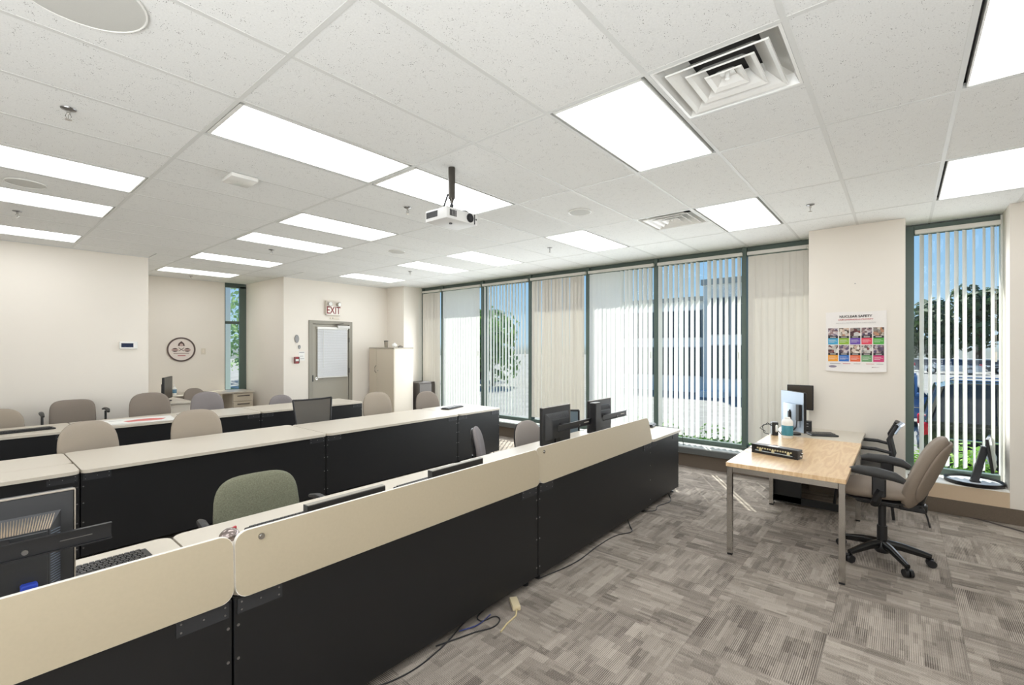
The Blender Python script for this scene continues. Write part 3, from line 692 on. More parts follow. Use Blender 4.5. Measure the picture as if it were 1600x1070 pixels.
link('cable', MB().tube([(.08, .04, .012), (.14, .10, .004), (.10, .2, .004), (-.1, .26, .004)], .003, 6).tube([(.06, -.05, .01), (.0, -.16, .004), (-.02, -.32, .004), (-.02, -.368, -.02), (-.02, -.374, -.12), (.03, -.376, -.2)], .0028, 6).mesh('cable', PLAST, True), t)
# papers on the rear row
t = thing('poster_sheet', 'white and red printed poster lying flat on the rear row desk', 'poster', (1.52, 7.62, .7365), -.12)
link('sheet', MB().box(-.36, .36, -.27, .27, 0, .0015).mesh('sheet', WHITE), t)
link('red_print', MB().prism([(-.12, -.10), (.22, -.12), (.28, .02), (.12, .12), (-.05, .08), (-.16, 0)], .0006, Matrix.Translation((0, 0, .0015))).mesh('red_print', mat('print_red', (206, 110, 106), .6)), t)
link('text_lines', MB().box(-.3, -.16, .12, .13, .0015, .0018).box(-.3, -.18, .09, .1, .0015, .0018).box(-.28, .0, -.2, -.19, .0015, .0018).mesh('text_lines', GREY), t)
t = thing('booklet', 'thin grey booklet at the end of the papers on the rear row', 'booklet', (2.12, 7.72, .7365), -.1)
link('cover', MB().box(-.15, .15, -.10, .10, 0, .012, bev=.001).mesh('cover', mat('booklet_grey', (190, 188, 180), .6)), t)
link('pages', MB().box(-.147, .152, -.097, .098, .0025, .0095).mesh('pages', WHITE), t)
# cables and adapter on the floor by the front row
t = thing('power_adapter', 'beige power adapter with cord on the carpet by the front desk', 'adapter', (2.33, 1.93, 0), .9)
link('brick', MB().box(-.06, .06, -.026, .026, 0, .032, bev=.006, seg=2).mesh('brick', mat('adapter_beige', (206, 192, 158), .5), True), t)
link('cord', MB().tube([(-.06, 0, .012), (-.12, .02, .006), (-.19, .09, .006), (-.26, .14, .006)], .005, 8).mesh('cord', mat('cord_yellow', (200, 184, 140), .5), True), t)
def cable(label, pts, r=.004, m=None, g='loose floor cables under the front row'):
    c = bpy.data.curves.new('floor_cable', 'CURVE'); c.dimensions = '3D'; c.bevel_depth = r; c.bevel_resolution = 2
    s = c.splines.new('BEZIER'); s.bezier_points.add(len(pts)-1)
    for b, p in zip(s.bezier_points, pts): b.co = p; b.handle_left_type = b.handle_right_type = 'AUTO'
    c.materials.append(m or PLAST); tm = bpy.data.objects.new('tmp', c); COL.objects.link(tm)
    me = bpy.data.meshes.new_from_object(tm.evaluated_get(bpy.context.evaluated_depsgraph_get())); bpy.data.objects.remove(tm)
    return tag(link('floor_cable', me), label, 'cable', g)
cable('black cable loop on the carpet left of the beige adapter', [(1.72, 2.0, .01), (1.95, 1.93, .005), (2.1, 1.88, .005), (2.16, 1.93, .005), (2.06, 1.99, .005), (2.2, 2.06, .005)])
cable('blue cable beside the black loop under the front desk', [(1.9, 2.0, .01), (2.02, 1.965, .006), (2.15, 1.98, .006)], .0035, mat('cable_blue', (40, 52, 110), .5))
cable('black cable along the foot of the third front desk', [(2.7, 2.02, .006), (3.1, 1.955, .005), (3.5, 1.97, .005), (3.8, 1.95, .005), (3.95, 1.89, .005), (4.05, 1.95, .005), (4.2, 2.05, .006)])
cable('thin black cable under the second front desk', [(1.2, 2.05, .006), (1.45, 1.955, .005), (1.7, 1.965, .005), (2.0, 2.05, .006)])
cable('short black cable tangle under the short end desk', [(4.5, 2.05, .006), (4.62, 1.95, .005), (4.75, 1.98, .005), (5.0, 1.94, .005), (5.25, 2.05, .006)])

# ------------------------------------------------------------------ training chairs
def chair(label, x, y, rz, zt, w=.47, fab=None, arms=False, mesh=False, hb=.46, tilt=8, name='office_chair', group='office chairs around the desks', e=3.2, taper=.05, frame=None):
    """faces -Y at rz=0; (x, y) is the middle of the backrest top"""
    t = thing(name, label, 'chair', (x, y, 0), rz, group)
    off = -.27
    bk = zt-hb
    fab = fab or BEIGE
    M = Matrix.Translation((0, -.03, zt-hb/2)) @ Matrix.Rotation(-math.radians(tilt), 4, 'X')
    if mesh:
        mb = MB().tube([(-w/2*.82, -.045, zt-hb), (-w/2, 0, zt), ], .011, 8).tube([(w/2*.82, -.045, zt-hb), (w/2, 0, zt)], .011, 8).tube([(-w/2, 0, zt), (-w/4, .018, zt-.008), (0, .022, zt-.01), (w/4, .018, zt-.008), (w/2, 0, zt)], .011, 8).tube([(-w/2*.82, -.045, zt-hb), (w/2*.82, -.045, zt-hb)], .011, 8)
        link('back_frame', mb.mesh('back_frame', frame or PLAST, True), t)
        mb = MB(); g = []
        for i in range(9):
            u = i/8*2-1; col = []
            for j in range(5):
                v = j/4; s_ = .82+.18*v; col.append(mb.b.verts.new((u*w/2*s_, -.045*(1-v)+.02*(1-u*u)*v, zt-hb+hb*v)))
            g.append(col)
        for a, c in zip(g, g[1:]):
            for k in range(4): mb.b.faces.new((a[k], a[k+1], c[k+1], c[k]))
        bmesh.ops.solidify(mb.b, geom=list(mb.b.faces), thickness=.004)
        link('backrest', mb.mesh('backrest', fab, True), t)
    else:
        link('backrest', cached(('bk', w, hb, zt, tilt, fab.name, e, taper), lambda: MB().pillow(w, hb, .075, M, e=e, taper=taper, bend=.035).mesh('backrest', fab, True, 80)), t)
        link('back_shell', cached(('bs', w, hb, zt, tilt, e, taper), lambda: MB().pillow(w*.94, hb*.94, .03, M @ Matrix.Translation((0, .035, 0)), e=e, taper=taper, bend=.035).mesh('back_shell', PLAST, True, 80)), t)
    link('seat', cached(('st', w, fab.name), lambda: MB().pillow(w+.02, .46, .075, Matrix.Translation((0, off, .455)) @ Matrix.Rotation(PI/2, 4, 'X'), e=4, bend=0).mesh('seat', fab if not mesh else MESHB, True, 80)), t)
    link('back_bracket', cached(('bb', zt, hb), lambda: MB().box(-.03, .03, -.22, -.0, .40, .412, bev=.004).tube([(0, -.02, .405), (0, .05, .43), (0, .05, zt-hb+.02), (0, .015, zt-hb*.62)], .016, 8, 1.6).mesh('back_bracket', PLAST, True)), t)
    link('column', cached('col', lambda: MB().cyl((0, off, .10), (0, off, .26), .028, n=14).cyl((0, off, .26), (0, off, .40), .018, n=12).box(-.09, .09, off-.09, off+.09, .39, .42, bev=.006).mesh('column', PLAST, True)), t)
    leg = cached('leg', lambda: MB().tube([(.02, 0, .115), (.15, 0, .095), (.27, 0, .075)], [.024, .019, .014], 8).mesh('base_leg', PLAST, True))
    cas = cached('cas', lambda: MB().cyl((.27, -.024, .026), (.27, -.006, .026), .026, n=14).cyl((.27, .006, .026), (.27, .024, .026), .026, n=14).cyl((.27, 0, .026), (.27, 0, .075), .007, n=8).box(.25, .285, -.005, .005, .02, .056).mesh('castor', PLAST, True))
    for k in range(5):
        a = 2*PI*k/5+.3
        link('base_leg', leg, t, (0, off, 0), (0, 0, a)); link('castor', cas, t, (0, off, 0), (0, 0, a))
    if arms:
        az = arms if isinstance(arms, float) else .05
        for s in (-1, 1):
            mb = MB().tube([(s*(w/2-.05), off+.02, .41), (s*(w/2+.06), off+.02, .43), (s*(w/2+.075), off+.04, .55), (s*(w/2+.075), off+.05, .66+az)], .013, 8)
            mb.tube([(s*(w/2+.07), off+.19, .67+az), (s*(w/2+.08), off+.1, .685+az), (s*(w/2+.085), off-.02, .68+az), (s*(w/2+.08), off-.1, .655+az)], [.012, .018, .018, .012], 8, 1.4)
            link('armrest', mb.mesh('armrest', PLAST, True), t)
    return t
R = math.radians
chair('green grey speckled chair in front of the middle row desk', 1.20+.02, 3.17, R(-3), .885, .50, GREENF, .01, tilt=9, hb=.43, e=3.6, group='chairs behind the front row')
chair('mauve grey chair turned sideways behind the front row', 3.30, 3.25, R(38), .90, .43, MAUVE, False, hb=.46, e=2.6, taper=.1, group='chairs behind the front row')
chair('round topped grey chair left of the upright black monitors', 3.93, 3.12, R(0), .90, .45, mat('chair_fabric_grey', (150, 142, 136), .95, noise=.1, nscale=300), False, e=2.5, hb=.42, group='chairs behind the front row')
chair('chair with a pale mesh back between the two upright monitors', 4.66, 3.08, R(82), .955, .42, mat('mesh_pale', (130, 142, 148), .7), mesh=True, hb=.45, group='chairs behind the front row')
G = 'chairs behind the middle row'
chair('left beige chair tucked behind the middle row desk', .78, 5.97, R(18), .985, .48, BEIGE, e=2.8, taper=.07, group=G)
chair('right beige chair behind the middle row, before the papers', 1.63+.04, 5.93, 0, 1.01, .48, BEIGE, e=2.8, taper=.07, group=G)
chair('grey mesh back chair behind the middle row, before the exit door', 2.98, 5.90, 0, 1.015, .52, MESHF, mesh=True, hb=.46, group=G)
chair('beige chair behind the middle row, before the tall cabinet', 4.04, 6.08, 0, 1.02, .49, BEIGE, e=2.9, taper=.07, group=G)
chair('taupe chair behind the middle row, nearest the windows', 5.06, 6.15, 0, .955, .50, TAUPE, e=2.6, taper=.08, group=G)
G = 'chairs behind the rear row'
chair('beige chair cut by the left picture edge, behind the rear row', .28, 8.33, 0, .95, .50, BEIGE, e=3, taper=.06, group=G)
chair('low wide taupe chair with black loop armrests by the left wall', .985, 8.52, 0, .99, .46, TAUPE, .17, e=4, taper=.02, hb=.42, group=G)
chair('taupe chair in front of the left wall corner', 1.78, 8.36, 0, 1.035, .49, TAUPE, e=3, group=G)
chair('mauve chair in front of the recess desk', 2.50, 8.36, 0, .995, .46, MAUVE, e=2.8, taper=.07, group=G)
chair('low mauve chair nearest the exit door behind the rear row', 3.61, 8.32, 0, .865, .42, MAUVE, e=2.5, taper=.08, hb=.38, group=G)
chair('small taupe chair at the far desk in the recess', 2.74, 9.86, R(15), .955, .40, TAUPE, e=2.6, taper=.1, hb=.42)
# ------------------------------------------------------------------ wood topped table, grey desk behind it
t = thing('work_table', 'light oak topped table with square chrome legs', 'table', (4.02, .30, 0), 0)
link('tabletop', MB().prism(rrect(0, 1.63, 0, .80, .006, 2), .032, Matrix.Translation((0, 0, .718)), bev=.002).mesh('tabletop', OAK), t)
link('apron', MB().box(.05, 1.58, .012, .03, .675, .718).box(.05, 1.58, .77, .788, .675, .718).box(.012, .03, .05, .75, .675, .718).box(1.60, 1.618, .05, .75, .675, .718).mesh('apron', CHROME), t)
for xx in (.008, 1.582):
    for yy in (.006, .754):
        l = link('leg', cached('tleg', lambda: MB().box(0, .04, 0, .04, .014, .717, bev=.002).mesh('leg', CHROME)), t, (xx, yy, 0))
        link('foot', cached('tfoot', lambda: MB().box(.002, .038, .002, .038, 0, .015, bev=.002).mesh('foot', PLAST)), l)
t = thing('computer_desk', 'beige topped computer desk with a black open base beside the pillar', 'desk', (5.665, .31, 0), 0)
link('desktop', MB().prism(rrect(0, 1.06, 0, .80, .02, 3), .028, Matrix.Translation((0, 0, .712)), bev=.002).mesh('desktop', TOP, True, 30), t)
link('base_frame', MB().box(.02, .05, .50, .785, .04, .70).box(.02, .05, .13, .5, .60, .70).box(.02, .05, .13, .16, .04, .60).box(.02, .05, .13, .79, .03, .10).box(.0, .02, .75, .79, .03, .70).mesh('base_frame', BLACK), t)
link('side_panel', MB().box(1.0, 1.02, .1, .75, .04, .70).mesh('side_panel', BLACK), t)
link('back_panel', MB().box(.05, 1.0, .745, .76, .04, .70).mesh('back_panel', BLACK), t)
link('cable_tray', MB().box(.052, .98, .45, .62, .56, .575).tube([(.1, .5, .54), (.3, .3, .48), (.6, .4, .5), (.9, .5, .55)], .006, 6).mesh('cable_tray', PLAST, True), t)
link('knob', MB().cyl((.02, .62, .56), (.012, .62, .56), .014, n=12).mesh('knob', PLAST), t)
for xx, yy in ((.035, .15), (.035, .77), (1.0, .15), (1.0, .72)): link('foot', cached('df2', lambda: MB().cyl((0, 0, 0), (0, 0, .012), .022, n=14).cyl((0, 0, .01), (0, 0, .04), .008, n=8).mesh('foot', PLAST)), t, (xx, yy, 0))

def flat_monitor(label, p0, p1, zb, zt, zd, backm, facing=1, thick=.03, stand=True, cables=False):
    """panel from p0 to p1 (xy); rear side is on the left of the direction p0->p1"""
    p0, p1 = Vector((*p0, 0)), Vector((*p1, 0)); c = (p0+p1)/2; d = p1-p0; w = d.length; rz = math.atan2(d.y, d.x)
    t = thing('flat_monitor', label, 'monitor', (c.x, c.y, zd), rz, None)
    link('bezel', MB().box(-w/2, w/2, -thick/2, thick/2, zb-zd, zt-zd, bev=.004).mesh('bezel', PLAST), t)
    link('rear_shell', MB().box(-w/2+.003, w/2-.003, thick/2, thick/2+.004, zb-zd+.003, zt-zd-.003, bev=.002).mesh('rear_shell', backm), t)
    h = zt-zb
    link('rear_bulge', MB().box(-w*.36, w*.3, thick/2+.004, thick/2+.03, zb-zd+h*.12, zt-zd-h*.30, bev=.008, seg=2).mesh('rear_bulge', backm, True), t)
    link('screen', MB().box(-w/2+.01, w/2-.01, -thick/2-.0006, -thick/2, zb-zd+.014, zt-zd-.01).mesh('screen', SCREEN), t)
    if stand:
        link('neck', MB().box(-.03, .03, thick/2+.01, thick/2+.035, .012, zb-zd+h*.5, bev=.004).mesh('neck', PLAST), t)
        link('base', MB().prism(circ(.11, 24, .8), .012, Matrix.Translation((0, .03, 0))).mesh('base', PLAST), t)
    if cables:
        link('port_block', MB().box(-w*.36-.03, -w*.30, thick/2+.004, thick/2+.04, zb-zd+h*.3, zt-zd-h*.3, bev=.003).mesh('port_block', PLAST), t)
        link('cables', MB().tube([(-.01, thick/2+.035, h*.62), (-.01, thick/2+.045, h*.35), (-.03, thick/2+.05, h*.2), (-.10, thick/2+.06, h*.12), (-.14, thick/2+.05, h*.22), (-.12, thick/2+.03, h*.4)], .006, 8).tube([(0, thick/2+.05, h*.2), (.05, thick/2+.07, .1), (.04, thick/2+.08, .03), (-.03, thick/2+.08, .01)], .005, 8).mesh('cables', PLAST, True), t)
    return t
flat_monitor('silver backed monitor on the grey desk, seen from behind with cables', (5.75, .78), (6.03, 1.04), .775, 1.204, .741, SILV, cables=True)
flat_monitor('small dark monitor facing the room behind the silver one', (6.38, 1.05), (6.38, .785), .955, 1.243, .741, PLASTG)
t = thing('docking_station', 'small black dock at the foot of the dark monitor', 'device', (6.2, .84, .741), .1)
link('case', MB().box(-.05, .05, -.06, .06, 0, .11, bev=.004).mesh('case', PLAST), t)
link('port', MB().box(-.052, -.05, -.03, .03, .05, .06).box(-.052, -.05, -.03, -.01, .08, .09).mesh('port', GREY), t)
keyboard('dark keyboard on the grey desk in front of the monitors', 5.98, .66, .741, 2.05, w=.26, d=.17, group=None, m=PLASTG, kc=mat('key_grey', (92, 90, 86), .5))
# cables at the left rear corner of the table
t = thing('power_strip', 'black power block with looping cables behind the wipes bottle', 'power block', (5.60, 1.06-.02, .751), .4)
link('case', MB().box(-.03, .05, -.03, .03, 0, .14, bev=.004).mesh('case', PLAST), t)
link('white_plug', MB().box(-.09, -.03, -.02, .0, .02, .09, bev=.006, rot=Matrix.Rotation(.4, 4, 'Y')).mesh('white_plug', WHITE), t)
link('cables', MB().tube([(0, .03, .10), (-.02, .07, .13), (-.01, .12, .09), (0, .10, .02), (.0, .05, .005)], .0045, 8).tube([(.0, .03, .12), (.03, .10, .10), (.06, .13, .06), (.03, .08, .03)], .004, 8).tube([(-.02, -.03, .05), (-.06, -.06, .01), (-.15, -.04, .005)], .004, 8).mesh('cables', PLAST, True), t)
t = thing('wipes_bottle', 'white bottle with a teal label at the rear of the table', 'bottle', (5.50, .905, .751), 0)
link('body', MB().lathe([(.047, 0), (.052, .006), (.052, .165), (.048, .182), (.032, .196)], (0, 0, 0)).mesh('body', WHITE, True), t)
link('label', MB().lathe([(.0523, .03), (.0528, .031), (.0528, .132), (.0523, .133)], (0, 0, 0)).mesh('label', mat('teal_label', (66, 138, 156), .5, noise=.2, nscale=40), True, 60), t)
link('flip_cap', MB().cyl((0, 0, .196), (0, 0, .214), .030, .026, n=20).mesh('flip_cap', WHITE, True), t)
# connector unit
a = Vector((4.563, 1.026)); b_ = Vector((4.47, .658)); rz = math.atan2(b_.y-a.y, b_.x-a.x)
t = thing('connector_unit', 'long black connector unit with cream plugs lying on the oak table', 'electronic unit', (a.x, a.y, .751), rz)
L_ = (b_-a).length
link('case', MB().box(0, L_, .002, .085, 0, .075, bev=.003).mesh('case', PLAST), t)
link('front_lip', MB().box(0, L_, -.006, .002, 0, .02).box(0, L_, -.006, .002, .058, .076).box(0, .02, -.006, .002, .02, .058).box(L_-.02, L_, -.006, .002, .02, .058).mesh('front_lip', PLAST), t)
PLG = mat('connector_cream', (200, 190, 150), .5)
for i in range(14): link('connector', cached('cn', lambda: MB().box(0, .012, -.004, .002, 0, .012).mesh('connector', PLG)), t, (.045+i*.021, 0, .042))
for xx in (.065, .17, .295): link('latch', cached('lt', lambda: MB().box(0, .022, -.010, .002, 0, .026, bev=.002).mesh('latch', PLG)), t, (xx, 0, .02))
link('cable_bundle', MB().tube([(.03, -.004, .026), (.12, -.009, .024), (.2, -.007, .025), (.34, -.009, .023)], .004, 6).mesh('cable_bundle', mat('cable_silver', (160, 172, 176), .4), True), t)
link('side_jacks', MB().cyl((L_, .02, .03), (L_+.018, .02, .03), .008, n=10).cyl((L_, .05, .045), (L_+.018, .05, .045), .008, n=10).mesh('side_jacks', CHROME, True), t)
link('paper_tag', MB().box(.135, .215, .0, .055, .0755, .0765).mesh('paper_tag', WHITE), t)
link('strap', MB().box(.145, .18, .055, .088, .0755, .0775).box(.145, .18, .086, .30, .0, .002).mesh('strap', mat('strap_grey', (122, 112, 110), .7)), t)
link('power_cord', MB().tube([(.0, .04, .03), (-.05, .05, .02), (-.12, .03, .003)], .003, 6).mesh('power_cord', PLAST, True), t)

# ------------------------------------------------------------------ task chair
t = thing('task_chair', 'beige upholstered task chair with black armrests in front of the oak table', 'chair', (4.73, .12, 0), R(176))
link('seat', MB().pillow(.50, .50, .11, Matrix.Translation((0, -.04, .565)) @ Matrix.Rotation(R(3), 4, 'X') @ Matrix.Rotation(PI/2, 4, 'X'), e=3.6, p=4).mesh('seat', TASKF, True, 80), t)
link('seat_pan', MB().pillow(.42, .42, .04, Matrix.Translation((0, -.03, .505)) @ Matrix.Rotation(PI/2, 4, 'X'), e=4).mesh('seat_pan', PLAST, True, 80), t)
link('backrest', MB().pillow(.46, .60, .12, Matrix.Translation((0, .262, .735)) @ Matrix.Rotation(R(-21), 4, 'X'), e=2.9, taper=.07, bend=.055, p=3.4).mesh('backrest', TASKF, True, 80), t)
link('back_shell', MB().pillow(.43, .50, .05, Matrix.Translation((0, .315, .748)) @ Matrix.Rotation(R(-21), 4, 'X'), e=3, taper=.07, bend=.05).mesh('back_shell', TASKF, True, 80), t)
link('back_bracket', MB().tube([(0, .05, .475), (0, .18, .455), (0, .235, .50), (0, .262, .60)], [.03, .028, .02, .018], 8, 1.6).box(-.05, .05, .10, .27, .43, .49, bev=.012).cyl((-.08, .24, .465), (.08, .24, .465), .016, n=10).mesh('back_bracket', PLAST, True), t)
link('lever', MB().tube([(.02, .24, .50), (.02, .27, .40), (.02, .285, .33)], .006, 8).cyl((-.1, -.1, .475), (-.24, -.12, .47), .007, n=8).sph((-.24, -.12, .47), .014).mesh('lever', PLAST, True), t)
link('mechanism', MB().box(-.09, .09, -.16, .12, .445, .49, bev=.01).mesh('mechanism', PLAST), t)
link('column', MB().cyl((0, 0, .07), (0, 0, .27), .034, n=18).cyl((0, 0, .27), (0, 0, .45), .026, n=16).mesh('column', PLAST, True, 60), t)
hub = link('base_hub', MB().lathe([(.045, .06), (.055, .08), (.05, .13), (.036, .15)], (0, 0, 0)).mesh('base_hub', PLAST, True), t)
for k in range(5):
    a_ = R(-5+72*k-176)
    link('base_leg', cached('tl', lambda: MB().tube([(.03, 0, .125), (.12, 0, .118), (.22, 0, .095), (.30, 0, .075)], [.036, .032, .027, .022], 10, .75).mesh('base_leg', mat('leg_black_gloss', (24, 24, 25), .22), True)), t, None, (0, 0, a_))
    link('castor', cached('tc', lambda: MB().cyl((.30, -.028, .029), (.30, -.006, .029), .029, n=16).cyl((.30, .006, .029), (.30, .028, .029), .029, n=16).cyl((.285, 0, .03), (.285, 0, .085), .009, n=8).box(.27, .315, -.006, .006, .025, .066, bev=.003).mesh('castor', PLAST, True)), t, None, (0, 0, a_))
for s in (-1, 1):
    mb = MB().tube([(s*.12, -.02, .485), (s*.25, -.02, .495), (s*.275, -.01, .53), (s*.275, .02, .62)], [.02, .022, .026, .03], 8, 1.4)
    mb.box(s*.275-.02, s*.275+.02, -.035, .05, .56, .72, bev=.01)
    link('arm_post', mb.mesh('arm_post', PLAST, True), t)
    link('armrest', MB().tube([(s*.27, -.17, .735), (s*.275, -.12, .745), (s*.285, .0, .742), (s*.285, .10, .728), (s*.275, .155, .70)], [.020, .034, .038, .034, .020], 10, 1.0).mesh('armrest', mat('armpad_rubber', (52, 52, 52), .6), True), t)
for o in t.children:
    if o.name.startswith('armrest'): o.scale = (1, 1, 1)
# ------------------------------------------------------------------ black mesh visitor chair
t = thing('visitor_chair', 'black mesh backed armchair between the grey desk and the pillar', 'chair', (6.08, .10, 0), R(180))
w_ = .46
mb = MB().tube([(-w_/2, -.02, .44), (-w_/2, .03, .62), (-w_/2+.01, .0, .78), (-w_/2+.03, .06, .915)], .017, 8).tube([(w_/2, -.02, .44), (w_/2, .03, .62), (w_/2-.01, .0, .78), (w_/2-.03, .06, .915)], .017, 8)
mb.tube([(-w_/2+.03, .06, .915), (0, .09, .92), (w_/2-.03, .06, .915)], .017, 8)
link('back_frame', mb.mesh('back_frame', PLAST, True), t)
link('back_trim', MB().tube([(-w_/2+.03, .085, .912), (0, .115, .917), (w_/2-.03, .085, .912), (w_/2-.012, .05, .84)], .010, 8).mesh('back_trim', SILV, True), t)
mb = MB(); g = []
prof = [(.0, .50), (.03, .62), (.0, .78), (.055, .905)]
for i in range(9):
    u = i/8*2-1; g.append([mb.b.verts.new((u*(w_/2-.012), y_+.03*(1-u*u), z_)) for y_, z_ in prof])
for a_, c_ in zip(g, g[1:]):
    for k in range(3): mb.b.faces.new((a_[k], a_[k+1], c_[k+1], c_[k]))
bmesh.ops.solidify(mb.b, geom=list(mb.b.faces), thickness=.004)
link('backrest', mb.mesh('backrest', MESHB, True), t)
link('seat', MB().pillow(.48, .46, .07, Matrix.Translation((0, -.24, .45)) @ Matrix.Rotation(PI/2, 4, 'X'), e=4).mesh('seat', PLAST, True, 80), t)
for s in (-1, 1):
    link('armrest', MB().tube([(s*.26, .02, .66), (s*.27, -.10, .685), (s*.27, -.28, .685), (s*.26, -.36, .67)], [.014, .018, .018, .014], 8, 1.3).tube([(s*.26, -.34, .67), (s*.25, -.33, .5), (s*.24, -.30, .43)], .012, 8).mesh('armrest', PLAST, True), t)
    for yy, y2 in ((-.44, -.40), (.04, .0)): link('leg', MB().tube([(s*.22, y2, .43), (s*.25, yy, .012)], .013, 8).mesh('leg', PLAST, True), t)
# ------------------------------------------------------------------ monitor on its round tray on the window sill
t = thing('tilted_monitor', 'monitor seen edge on, standing on a large round black base on the window sill', 'monitor', (6.64, -.56, .307), 0)
link('base_tray', MB().lathe([(.005, 0), (.215, 0), (.224, .008), (.226, .036), (.218, .038), (.208, .016), (.005, .012)], (0, 0, 0), 40).mesh('base_tray', mat('tray_black', (16, 16, 18), .4), True, 50), t)
link('tray_top', MB().lathe([(.004, .0125), (.204, .0168), (.204, .0175), (.004, .0135)], (0, 0, 0), 40).mesh('tray_top', mat('tray_inner', (216, 220, 226), .25), True), t)
link('neck_foot', MB().box(-.03, .03, -.05, .03, .014, .028, bev=.004).mesh('neck_foot', PLAST), t)
link('neck', MB().box(-.035, .035, -.03, .03, .02, .20, bev=.004, rot=Matrix.Translation((0, .0, 0)) @ Matrix.Rotation(R(12), 4, 'X')).box(-.03, .03, -.028, .028, .19, .39, bev=.004, rot=Matrix.Rotation(R(12), 4, 'X')).mesh('neck', PLASTG), t)
link('tilt_joint', MB().cyl((0, -.06, .345), (0, -.11, .345), .022, n=12).box(-.04, .04, -.112, -.098, .28, .40, bev=.004).mesh('tilt_joint', PLAST, True), t)
rot = Matrix.Translation((.0, -.125, .315)) @ Matrix.Rotation(R(-9), 4, 'Z') @ Matrix.Rotation(R(-7), 4, 'X')
mb = MB().box(-.19, .19, -.012, .012, -.165, .165, bev=.004); bmesh.ops.transform(mb.b, matrix=rot, verts=mb.b.verts); link('bezel', mb.mesh('bezel', PLAST), t)
mb = MB().box(-.18, .18, -.0135, -.012, -.152, .152); bmesh.ops.transform(mb.b, matrix=rot, verts=mb.b.verts); link('screen', mb.mesh('screen', mat('screen_grey', (78, 82, 80), .3)), t)
link('power_brick_plug', MB().cyl((-.13, .5, .012), (-.13, .5, .03), .012, n=10).mesh('power_brick_plug', PLAST), t)

# ------------------------------------------------------------------ poster on the pillar
t = thing('safety_poster', 'white safety poster with ten coloured picture cards on the pillar', 'poster', (PX-.002, .672, 1.42), 0)
def PM(x, z, e=.002): return YZ and (Matrix.Translation((-e-.003, 0, 0)) @ YZ @ Matrix.Translation((x, z, 0)))
mb = MB(); n = 10
for i in range(n):
    for j in range(n):
        pass
def sheetpt(i, j):
    u, v = i/n, j/n; curl = .012*max(0, (.14-v)/.14)**2*(.4+u)
    return Vector((-.004-curl, -u*.547, v*.665-.012*math.sin(u*PI)*(1-v)**6+(.004*math.sin(u*7))*(v > .97)))
g = [[mb.b.verts.new(sheetpt(i, j)) for j in range(n+1)] for i in range(n+1)]
for i in range(n):
    for j in range(n): mb.b.faces.new((g[i][j], g[i+1][j], g[i+1][j+1], g[i][j+1]))
link('sheet', mb.mesh('sheet', mat('poster_paper', (232, 228, 224), .55), True), t)
text('headline', 'NUCLEAR SAFETY', .036, INK, t, PM(.275, .602, .0035), 1.02, thick=.001, bold=.022)
text('subline', 'OUR OVERRIDING PRIORITY', .019, RED, t, PM(.275, .572, .0035), 1.3, bold=.012)
text('small_line', 'TRAITS OF A HEALTHY NUCLEAR SAFETY CULTURE', .0125, GREY, t, PM(.275, .537, .0035), 1.25)
cards = [(66, 160, 200), (140, 180, 50), (104, 74, 168), (222, 62, 88), (74, 164, 60), (232, 156, 44), (46, 110, 190), (226, 104, 62), (110, 160, 110), (206, 60, 116)]
PIC = [patch_mat('card_picture_a', [(60, 50, 60), (150, 120, 120), (210, 200, 200), (96, 80, 110), (40, 34, 40)], 45), patch_mat('card_picture_b', [(220, 214, 200), (120, 100, 84), (60, 48, 44), (230, 224, 214), (170, 110, 70)], 38),
       patch_mat('card_picture_c', [(230, 226, 222), (170, 160, 150), (120, 60, 60), (40, 40, 44), (240, 236, 230)], 34)]
for k, c in enumerate(cards):
    i, j = k % 5, k//5; x = .022+i*.1025; z = .300-j*.192
    if j: z = .108
    def q(a, b, c_, d, e, m_):
        mb.mi = m_; vs = [mb.b.verts.new((-.0062-e, -xx, zz)) for xx, zz in ((a, c_), (b, c_), (b, d), (a, d))]; f = mb.b.faces.new(vs); f.material_index = m_
    mb = MB(); q(x, x+.093, z, z+.070, 0, 2); q(x, x+.093, z+.070, z+.095, 0, 1); q(x, x+.093, z+.095, z+.185, 0, 0)
    q(x+.02, x+.073, z+.080, z+.086, .0004, 3); q(x+.008, x+.07, z+.048, z+.051, .0004, 3); q(x+.008, x+.085, z+.036, z+.039, .0004, 3); q(x+.008, x+.06, z+.024, z+.027, .0004, 3)
    me = bpy.data.meshes.new('card'); mb.b.to_mesh(me); mb.b.free()
    for m_ in (PIC[k % 3], mat('band_black', (30, 28, 32), .5), mat('card_colour_%s' % 'abcdefghij'[k], c, .55), mat('card_text', (226, 220, 214), .6)): me.materials.append(m_)
    link('card', me, t)
mb = MB().box(-.0085, -.0075, -.52, -.42, .035, .049); link('logo_bar', mb.mesh('logo_bar', mat('logo_dark_red', (112, 52, 60), .5)), t)
link('logo_oval', MB().prism(circ(.038, 24, .35), .0006, Matrix.Translation((-.008, -.065, .05)) @ YZ).mesh('logo_oval', mat('logo_grey', (140, 132, 150), .5)), t)
for ya, yb_, mm, nn in ((-.14, -.04, GREY, 'footer_line'), (-.32, -.26, GREY, 'footer_line'), (-.52, -.46, GREY, 'footer_line'), (-.23, -.16, RED, 'footer_red'), (-.44, -.37, RED, 'footer_red')):
    link(nn, MB().box(-.0075, -.006, ya, yb_, .081, .086).mesh(nn, mm), t)
t = tag(MB().cyl((PX, .40, 2.40), (PX-.004, .40, 2.40), .006, n=8).obj('wall_nail', GREY), 'tiny grey nail in the pillar above the poster', 'nail')
t = thing('blind_bracket', 'small white bracket in the top corner between the last blind and the pillar', 'bracket', (6.83, .86, 2.90))
link('arm', MB().tube([(0, 0, 0), (-.03, .04, .03), (.02, .06, .05)], .012, 8).mesh('arm', WHITEM, True), t)
